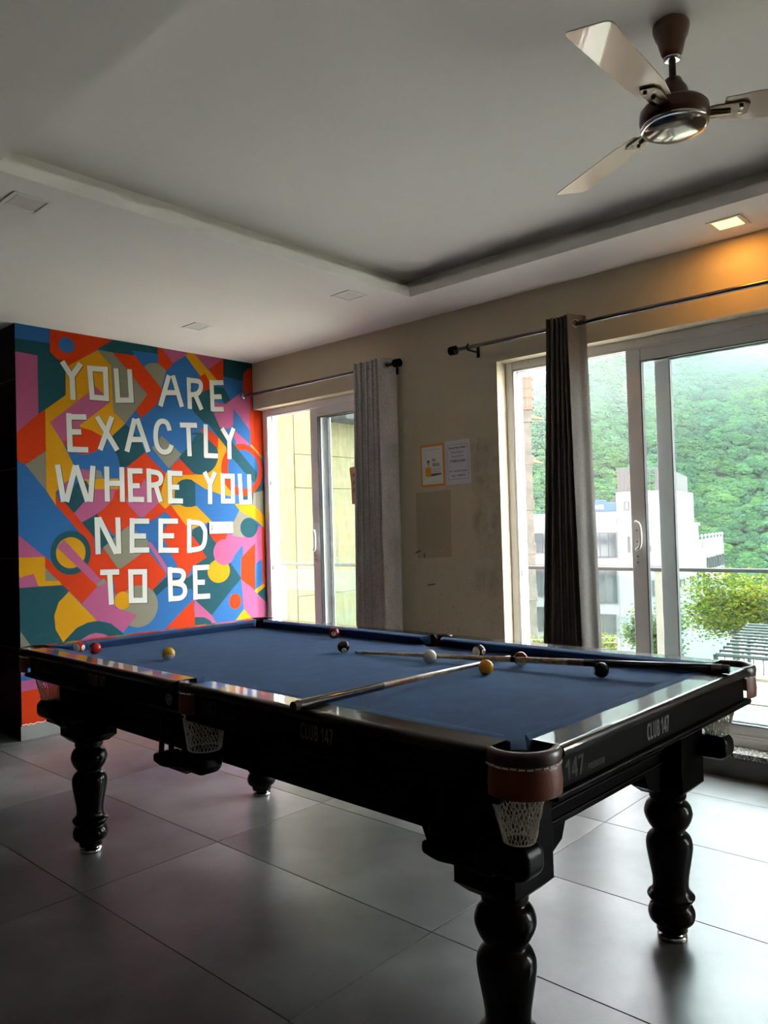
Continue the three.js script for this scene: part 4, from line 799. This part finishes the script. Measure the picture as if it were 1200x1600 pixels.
{ // drifting mist in front of the upper slope: two billowing veils
  const mg = group('mist'); tag(mg, 'white mist drifting over the upper part of the green mountain slope', 'mist', null, 'stuff');
  for (const [D0, sd, amount, y0] of [[190, 3, 0.09, 6], [204, 8, 0.24, 40]]) {
    const alpha = dataTex(512, (u, v) => { const e = Math.min(1, u / 0.12, (1 - u) / 0.12), b = Math.max(0, Math.min(1, (v - 0.04) / 0.55)), n = fbm(u, v * 0.999, 5, 5, sd * 11), w = b * b * (3 - 2 * b) * e * (0.35 + 1.3 * Math.max(0, n - 0.25)); return [0, cl(255 * w * Math.min(1, (1 - v) / 0.1)), 0]; }, false);
    alpha.wrapS = alpha.wrapT = THREE.ClampToEdgeWrapping;
    const NA = 40, NV = 16, pos = [], uv = [], idx = [];
    for (let j = 0; j <= NV; j++) for (let i = 0; i <= NA; i++) {
      const u = i / NA, v = j / NV, a = -0.05 + 0.85 * u, y = y0 + 105 * v, D = D0 + y * 0.9 + 7 * Math.sin(u * 17 + sd) + 4 * Math.sin(v * 9 + u * 6), [hx, hz] = headXZ(a);
      pos.push(CAM.x + hx * D, y, CAM.z + hz * D); uv.push(u, v); if (i < NA && j < NV) { const q = j * (NA + 1) + i; idx.push(q, q + 1, q + NA + 1, q + 1, q + NA + 2, q + NA + 1); }
    }
    const g = new THREE.BufferGeometry(); g.setAttribute('position', new THREE.Float32BufferAttribute(pos, 3)); g.setAttribute('uv', new THREE.Float32BufferAttribute(uv, 2)); g.setIndex(idx); g.computeVertexNormals();
    mesh('mist_veil', g, std({ color: '#d2d8e0', roughness: 1, transparent: true, opacity: amount, alphaMap: alpha, side: THREE.DoubleSide }), mg);
  }
}
// ------------------------------------------------------------------ outside: the neighbour's bare concrete wall seen through the left window
{
  const map = canvasTex(1024, 1024, (g, w, h) => {
    g.fillStyle = '#c9bd8a'; g.fillRect(0, 0, w, h);
    for (let i = 0; i < 2600; i++) { const c = rnd(); g.fillStyle = 'rgba(' + (c < 0.35 ? '214,176,80' : c < 0.7 ? '130,132,112' : '232,228,204') + ',' + rr(0.04, 0.17) + ')'; g.fillRect(rr(0, w), rr(-60, h), rr(2, 26), rr(20, 220)); }
    for (let i = 0; i < 3000; i++) { g.fillStyle = 'rgba(90,88,70,' + rr(0.05, 0.25) + ')'; g.fillRect(rr(0, w), rr(0, h), rr(1, 3), rr(1, 5)); }
  });
  map.wrapS = map.wrapT = THREE.RepeatWrapping; map.repeat.set(0.45, 0.45);
  const cm = std({ map, color: new THREE.Color().setRGB(NEIGHB, NEIGHB, NEIGHB), roughness: 0.95 });
  const t = group('neighbour_building', -3.0, 0, -2.77); tag(t, 'streaked yellowish bare concrete wall of the neighbouring building beyond the left window', 'building');
  mesh('wall_core', box(-4, GY, -4.3, -0.035, 9, -0.02), cm, t);
  const zs = [0, -0.30, -1.62, -2.92, -3.6, -4.0, -4.3], ys = [-4.2, -2.0, -0.55, 0.42, 1.955, 2.43, 4.2];
  for (let i = 0; i < 6; i++) for (let j = 0; j < 6; j++) {
    if (i === 0 && j > 0) continue;
    const o = rr(0, 0.008);
    mesh('concrete_panel', i === 0 ? box(-0.036, -4.2, zs[1] + 0.004, 0, 4.2, 0, 0.004, 1) : box(-0.036, ys[j] + 0.003, zs[i + 1] + 0.003, o, ys[j + 1] - 0.003, zs[i] - 0.003, 0.004, 1), cm, t);
  }
  mesh('overhang', box(-0.5, 2.94, -4.3, 0.4, 3.3, -0.95, 0.02), std({ color: '#2c2c2d', roughness: 0.95 }), t);
}
// ------------------------------------------------------------------ outside: white building
const flatWhite = std({ color: new THREE.Color().setRGB(WHITEB, WHITEB * 1.02, WHITEB * 1.03), roughness: 0.9, bumpMap: plasterBump, bumpScale: 0.004 });
{
  const t = group('white_building', -17.65, GY, -51.96, 0.19); tag(t, 'white multi-storey building with dark windows in front of the green mountain', 'building');
  const Y = (y) => y + 11, pane = std({ color: '#141a1c', roughness: 0.15 }), fr = std({ color: '#181b1c', roughness: 0.5 }), band = std({ color: new THREE.Color().setRGB(WHITEB * 0.7, WHITEB * 0.68, WHITEB * 0.66), roughness: 0.9 });
  mesh('tower', box(-3.95, 0, -9, 0, Y(3.6), 0, 0.03, 1), flatWhite, t);
  mesh('front_block', box(-15, 0, -9, -3.96, Y(2.15), 0.02, 0.03, 1), flatWhite, t);
  mesh('rear_wing', box(-5, 0, -10.9, -0.02, Y(1.1), -9.01, 0.03, 1), flatWhite, t);
  mesh('cornice', box(-0.4, Y(0.85), -11.1, 0.12, Y(1.12), -10.7, 0.02, 1), flatWhite, t);
  mesh('terrace_wing', box(-6, 0, -24.6, -0.04, Y(-1.05), -10.91, 0.03, 1), flatWhite, t);
  mesh('ledge', box(-15, Y(-2.0), 0.02, -0.0, Y(-1.8), 0.2, 0.02, 1), band, t);
  const front = (u0, u1, y0, y1, div = 1) => {
    const w = mesh('window', merge([box(-u1, Y(y1), 0.02, -u1 + 0.06, Y(y0), 0.10), box(-u0 - 0.06, Y(y1), 0.02, -u0, Y(y0), 0.10), box(-u1, Y(y0) - 0.06, 0.02, -u0, Y(y0), 0.10), box(-u1, Y(y1), 0.02, -u0, Y(y1) + 0.06, 0.12), ...Array.from({ length: div - 1 }, (_, k) => { const x = -u1 + (u1 - u0) * (k + 1) / div; return box(x - 0.025, Y(y1), 0.02, x + 0.025, Y(y0), 0.09); })]), fr, t);
    mesh('pane', box(-u1 + 0.05, Y(y1) + 0.05, 0.015, -u0 - 0.05, Y(y0) - 0.05, 0.06), pane, w);
  };
  front(3.99, 5.9, 0.59, -1.3, 3); front(4.03, 5.9, -2.2, -4.8, 2); front(4.2, 6.2, -5.6, -7.15, 2); front(6.6, 8.6, 0.59, -1.3, 2); front(9.2, 10.5, 0.65, -0.9, 2); front(9.2, 10.5, -2.26, -4.4, 2); front(6.8, 8.6, -2.2, -4.8, 2); front(9.2, 10.6, -5.2, -7.2, 2);
  front(2.98, 3.35, 2.87, 2.22); front(1.72, 1.93, 0.3, -0.16); front(1.5, 2.05, -0.48, -0.92); front(3.0, 3.16, 0.26, -0.95); front(1.2, 1.5, -3.0, -4.2);
  const cw = mesh('curtained_window', box(-4.0, Y(-7.3), 0.02, -3.1, Y(-5.7), 0.07), std({ color: '#3a3f40', roughness: 0.3 }), t);
  mesh('curtain_drop', merge(Array.from({ length: 7 }, (_, k) => new THREE.CylinderGeometry(0.075, 0.085, 1.5, 8).translate(-3.92 + k * 0.125, Y(-6.5), 0.09))), std({ color: new THREE.Color().setRGB(WHITEB * 0.8, WHITEB * 0.9, WHITEB * 0.92), roughness: 0.9 }), cw);
  const sideWin = (v0, v1, y0, y1, rev = 0.08) => { const w = mesh('window', merge([box(-0.02, Y(y1), -v1, rev, Y(y0), -v1 + 0.06), box(-0.02, Y(y1), -v0 - 0.06, rev, Y(y0), -v0), box(-0.02, Y(y0) - 0.06, -v1, rev, Y(y0), -v0), box(-0.02, Y(y1), -v1, rev, Y(y1) + 0.06, -v0)]), fr, t); mesh('pane', box(-0.03, Y(y1) + 0.05, -v1 + 0.05, 0.03, Y(y0) - 0.05, -v0 - 0.05), pane, w); };
  for (const [a, b] of [[14.4, 15.7], [16.4, 17.6], [17.9, 18.8], [19.6, 20.8], [21.3, 22.3]]) sideWin(a, b, -2.0, -3.15);
  sideWin(23.2, 23.8, -2.0, -3.2); sideWin(2.3, 3.9, -3.1, -3.7); sideWin(6.2, 7.6, -3.1, -3.65); sideWin(9.6, 11.2, -3.0, -3.6); sideWin(13.8, 15.0, -3.5, -4.8); sideWin(12.3, 12.7, -3.3, -4.8);
  // terrace parapet: posts, panels and lamps
  for (let k = 0; k < 8; k++) { const v = 11.2 + k * 1.9; const p = mesh('parapet_post', box(-0.2, Y(-1.05), -v - 0.07, -0.06, Y(-0.15), -v + 0.07, 0.01, 1), flatWhite, t); mesh('globe_lamp', new THREE.SphereGeometry(0.11, 12, 8).translate(-0.13, Y(-0.04), -v), M.white, p); if (k < 7) mesh('parapet_panel', box(-0.15, Y(-1.0), -v - 1.8, -0.11, Y(-0.35), -v - 0.1), band, t); }
  // roof screen of weathered boards
  const sm = std({ color: '#332f2e', roughness: 0.95 });
  for (let k = 0; k < 14; k++) { if (k > 6 && k < 10) continue; mesh('screen_board', box(-3.9 + k * 0.278, Y(3.6), -0.35 - 0.01 * (k % 2), -3.9 + k * 0.278 + 0.262, Y(5.4 + 0.05 * Math.sin(k * 3)), -0.31, 0.01, 1), sm, t); }
  for (let k = 0; k < 22; k++) mesh('screen_board', box(-0.38, Y(3.6), -0.6 - k * 0.38, -0.34, Y(5.3 - 0.018 * k), -0.6 - k * 0.38 + 0.33, 0.01, 1), sm, t);
  mesh('screen_frame', merge([box(-3.9, Y(5.2), -0.36, -0.3, Y(5.35), -0.29), ...[-1.95, -1.5, -1.1].map((x) => box(x - 0.03, Y(3.6), -0.36, x + 0.03, Y(5.3), -0.3)), box(-2, Y(4.3), -0.36, -1, Y(4.36), -0.3), box(-2, Y(4.8), -0.36, -1, Y(4.86), -0.3)]), fr, t);
  mesh('roof_gable', extrude([[-5.0, Y(2.15)], [-3.97, Y(2.15)], [-3.97, Y(4.05)], [-4.5, Y(3.75)], [-5.0, Y(3.1)]], 0.3, 0.02).translate(0, 0, -3), sm, t);
}
{
  const s = group('roof_sign', -17.65, GY, -51.96, 0.19); tag(s, 'bright blue sign board with white letters on the white building roof', 'sign');
  mesh('board', box(-7.2, 13.16, -0.3, -3.98, 13.85, -0.18, 0.02, 1), std({ color: '#0a2a86', roughness: 0.5 }), s);
  mesh('board_step', box(-7.2, 13.85, -0.3, -4.75, 14.05, -0.18, 0.02, 1), std({ color: '#0a2a86', roughness: 0.5 }), s);
  mesh('lettering', new TextGeometry('oom', { font, size: 0.42, depth: 0.03, curveSegments: 4 }).translate(-6.15, 13.38, -0.175), M.white, s);
}
// ------------------------------------------------------------------ outside: unfinished concrete frame
{
  const t = group('unfinished_building', -22.4, GY, -40.4, 0.55); tag(t, 'unfinished concrete frame with orange formwork on its top column, left of the backlit curtain', 'building');
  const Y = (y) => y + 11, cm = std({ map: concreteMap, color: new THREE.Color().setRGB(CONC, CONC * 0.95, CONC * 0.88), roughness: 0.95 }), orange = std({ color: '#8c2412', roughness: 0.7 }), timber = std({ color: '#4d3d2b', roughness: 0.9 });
  const lev = [[8.9, 8.1], [5.9, 5.3], [2.95, 2.3], [0.05, -0.6], [-3.0, -3.65], [-6.2, -6.9]];
  for (const x of [0, -4.5, -9]) for (let k = 0; k < 6; k++) mesh('column', box(x - 0.27, k < 5 ? Y(lev[k + 1][0]) : 0, -0.27, x + 0.27, Y(lev[k][1]), 0.27, 0.02, 1), cm, t);
  for (const [a, b] of lev) { mesh('beam', box(-9.4, Y(b), -0.32, 0.36, Y(a), 0.32, 0.02, 1), cm, t); mesh('slab', box(-9.4, Y(a) - 0.15, -6, 0.3, Y(a) + 0.005, -0.321), cm, t); }
  for (const x of [0, -4.5]) {
    mesh('formwork', box(x - 0.42, Y(8.91), -0.42, x + 0.42, Y(11.1), 0.42, 0.01, 1), orange, t);
    for (const y of [9.1, 9.7, 10.3, 10.95]) mesh('batten', box(x - 0.5, Y(y) - 0.04, -0.42, x + 0.5, Y(y) + 0.04, 0.42), timber, t);
    for (const dx of [-0.2, 0.1]) mesh('batten', box(x + dx - 0.03, Y(8.95), 0.42, x + dx + 0.03, Y(11.05), 0.47), timber, t);
    mesh('rebar', merge([...[-0.22, 0, 0.22].flatMap((a) => [-0.2, 0.2].map((b) => rod(V(x + a, Y(11.1), b), V(x + a, Y(12.4), b), 0.025, 0.025, 6))), ...[11.5, 12.0].map((y) => box(x - 0.24, Y(y), -0.22, x + 0.24, Y(y) + 0.03, 0.22))]), std({ color: '#2b3134', roughness: 0.7 }), t);
  }
  for (const [y, l] of [[8.35, 0.75], [5.45, 0.6]]) mesh('plank', extrude([[0.3, 0], [0.36 + l, -0.12], [0.36 + l, -0.06], [0.3, 0.28]], 0.5, 0.01).translate(0, Y(y), -0.25), timber, t);
}
// ------------------------------------------------------------------ outside: trees, planted wall, steel lattice
function tree(x, y0, z, fork, cx, cy, cz, rx, ry, rz, n, size, cols, label, sd) {
  seed = sd;
  const t = group('tree', x, y0, z); tag(t, label, 'tree');
  const br = [], tips = [], F = V(fork[0] - x, fork[1] - y0, fork[2] - z), bark = std({ color: '#4a4038', roughness: 0.95 });
  br.push(new THREE.TubeGeometry(new THREE.CatmullRomCurve3([V(0, 0, 0), V(0.12, F.y * 0.5, 0.05), F]), 14, 0.11, 8));
  for (let i = 0; i < 11; i++) {
    const a = i * 2.399 + rr(-0.3, 0.3), up = rr(0.15, 0.9), tip = V(cx - x + Math.cos(a) * rx * rr(0.4, 0.85), cy - y0 + (up - 0.45) * ry * 1.3, cz - z + Math.sin(a) * rz * rr(0.4, 0.85));
    const mid = F.clone().lerp(tip, 0.5).add(V(rr(-0.15, 0.15), rr(0.05, 0.3), rr(-0.15, 0.15)));
    br.push(new THREE.TubeGeometry(new THREE.CatmullRomCurve3([F, mid, tip]), 10, 0.028, 6)); tips.push(tip, mid);
    for (let k = 0; k < 4; k++) { const s = F.clone().lerp(tip, rr(0.4, 0.9)), e = s.clone().add(V(rr(-0.55, 0.55) * rx * 0.5, rr(-0.1, 0.4) * ry * 0.5, rr(-0.55, 0.55) * rz * 0.5)); br.push(new THREE.TubeGeometry(new THREE.CatmullRomCurve3([s, s.clone().lerp(e, 0.5).add(V(0, 0.05, 0)), e]), 6, 0.012, 5)); tips.push(e); }
  }
  mesh('trunk', merge(br), bark, t);
  const g = new THREE.BufferGeometry(); g.setAttribute('position', new THREE.Float32BufferAttribute([0, 0, 0, 0.5, 0.12, 0.35, 1, 0.0, 0, 0.5, 0.12, -0.35], 3)); g.setIndex([0, 1, 2, 0, 2, 3]); g.computeVertexNormals();
  const im = new THREE.InstancedMesh(g, phys({ color: '#ffffff', roughness: 1, specularIntensity: 0, transmission: 0.4, side: THREE.DoubleSide }), n), m = new THREE.Matrix4(), q = new THREE.Quaternion(), e = new THREE.Euler(), c = new THREE.Color(); im.name = numbered('foliage');
  for (let i = 0; i < n; i++) {
    const b = tips[Math.floor(rnd() * tips.length)], d = 0.28, p = V(b.x + (rnd() + rnd() + rnd() - 1.5) * d * rx, b.y + (rnd() + rnd() - 0.85) * d * 0.9 * ry, b.z + (rnd() + rnd() + rnd() - 1.5) * d * rz);
    e.set(rr(-0.6, 0.6), rnd() * 6.28, rr(-0.6, 0.6)); q.setFromEuler(e); const s = size * rr(0.6, 1.3); m.compose(p, q, V(s, s, s)); im.setMatrixAt(i, m);
    const k = cols[Math.floor(rnd() * cols.length)]; c.setRGB(...k).multiplyScalar(rr(0.75, 1.2)); im.setColorAt(i, c);
  }
  im.userData.kind = 'stuff'; t.add(im);
}
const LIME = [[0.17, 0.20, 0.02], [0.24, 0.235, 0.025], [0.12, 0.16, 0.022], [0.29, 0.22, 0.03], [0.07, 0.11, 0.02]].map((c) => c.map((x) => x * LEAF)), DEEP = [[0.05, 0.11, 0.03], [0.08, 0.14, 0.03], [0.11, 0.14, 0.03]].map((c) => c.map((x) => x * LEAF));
tree(-2.75, GY, -19.8, [-2.68, -2.0, -19.73], -2.3, -1.55, -19.9, 2.3, 2.1, 2.0, 17000, 0.11, LIME, 'yellow-green spreading tree below the balcony beside the white building', 501);
tree(-6.3, GY, -22.2, [-6.2, -3.4, -22.1], -6.1, -2.4, -22.0, 1.1, 1.7, 1.1, 3500, 0.14, DEEP, 'mid-green narrow tree seen behind the door handle of the right window', 777);
tree(4.5, GY, -24, [4.5, -3.4, -24], 4.6, -2.2, -24, 2.4, 1.8, 2.2, 5000, 0.15, DEEP, 'mid-green tree beyond the steel lattice at the right edge', 911);
{
  const w = group('planted_wall', -12.6, GY, -30.3, 0.75); tag(w, 'low white garden wall with a hedge on top and a thin rail', 'wall');
  mesh('wall_body', box(-4, 0, -0.3, 1.4, 6.0, 0.3, 0.03, 1), flatWhite, w);
  mesh('rail', merge([6.35, 6.6, 6.85].map((y) => box(-4, y, 0.22, 0.9, y + 0.03, 0.25)).concat([-3.2, -1.6, 0, 0.9].map((x) => box(x, 6, 0.2, x + 0.04, 6.9, 0.26)))), M.darkSteel, w);
  seed = 4242;
  const g = new THREE.BufferGeometry(); g.setAttribute('position', new THREE.Float32BufferAttribute([0, 0, 0, 0.5, 0.12, 0.35, 1, 0.0, 0, 0.5, 0.12, -0.35], 3)); g.setIndex([0, 1, 2, 0, 2, 3]); g.computeVertexNormals();
  const im = new THREE.InstancedMesh(g, phys({ color: '#ffffff', roughness: 1, specularIntensity: 0, transmission: 0.4, side: THREE.DoubleSide }), 2600), m = new THREE.Matrix4(), q = new THREE.Quaternion(), e = new THREE.Euler(), c = new THREE.Color(); im.name = 'hedge';
  for (let i = 0; i < 2600; i++) { e.set(rr(-1, 1), rnd() * 6.28, rr(-1, 1)); q.setFromEuler(e); const s = rr(0.1, 0.2); m.compose(V(rr(-4, 0.9), 6 + rr(0, 1) * rr(0.5, 1.1), rr(-0.35, 0.3)), q, V(s, s, s)); im.setMatrixAt(i, m); c.setRGB(...LIME[Math.floor(rnd() * 5)]); im.setColorAt(i, c); }
  im.userData.kind = 'stuff'; w.add(im);
}
{
  const t = group('steel_lattice', -0.09, -1.2, -10.9, 0.0); tag(t, 'grey steel lattice roof and fence below the balcony beside the yellow-green tree', 'lattice');
  const sm = std({ color: '#141517', roughness: 0.5, metalness: 0.2 }), gx = (z) => 0.19 * z;                // left edge leans away from the window
  for (let k = 0; k <= 10; k++) { const z = -k * 0.46; mesh('lattice_bar', rod(V(gx(z), 0, z), V(7, 0, z), 0.028, 0.028, 8), sm, t); }
  for (let k = 0; k <= 16; k++) { const x = k * 0.42; mesh('cross_bar', rod(V(x, -0.04, 0), V(x - 0.87, -0.04, -4.6), 0.02, 0.02, 8), sm, t); }
  for (let k = 0; k <= 40; k++) mesh('fence_bar', rod(V(k * 0.17, -1.2, 0.02), V(k * 0.17, 0, 0.02), 0.011, 0.011, 6), sm, t);
  for (const y of [-0.02, -0.6, -1.18]) mesh('fence_rail', rod(V(0, y, 0.02), V(7, y, 0.02), 0.022, 0.022, 8), sm, t);
  for (const [x, z] of [[0, 0], [3.4, 0], [6.8, 0], [-0.87, -4.6], [3, -4.6], [6.5, -4.6]]) mesh('support_post', rod(V(x, GY + 1.2, z), V(x, 0, z), 0.05, 0.05, 10), sm, t);
}

shade(scene);
renderer.render(scene, camera);
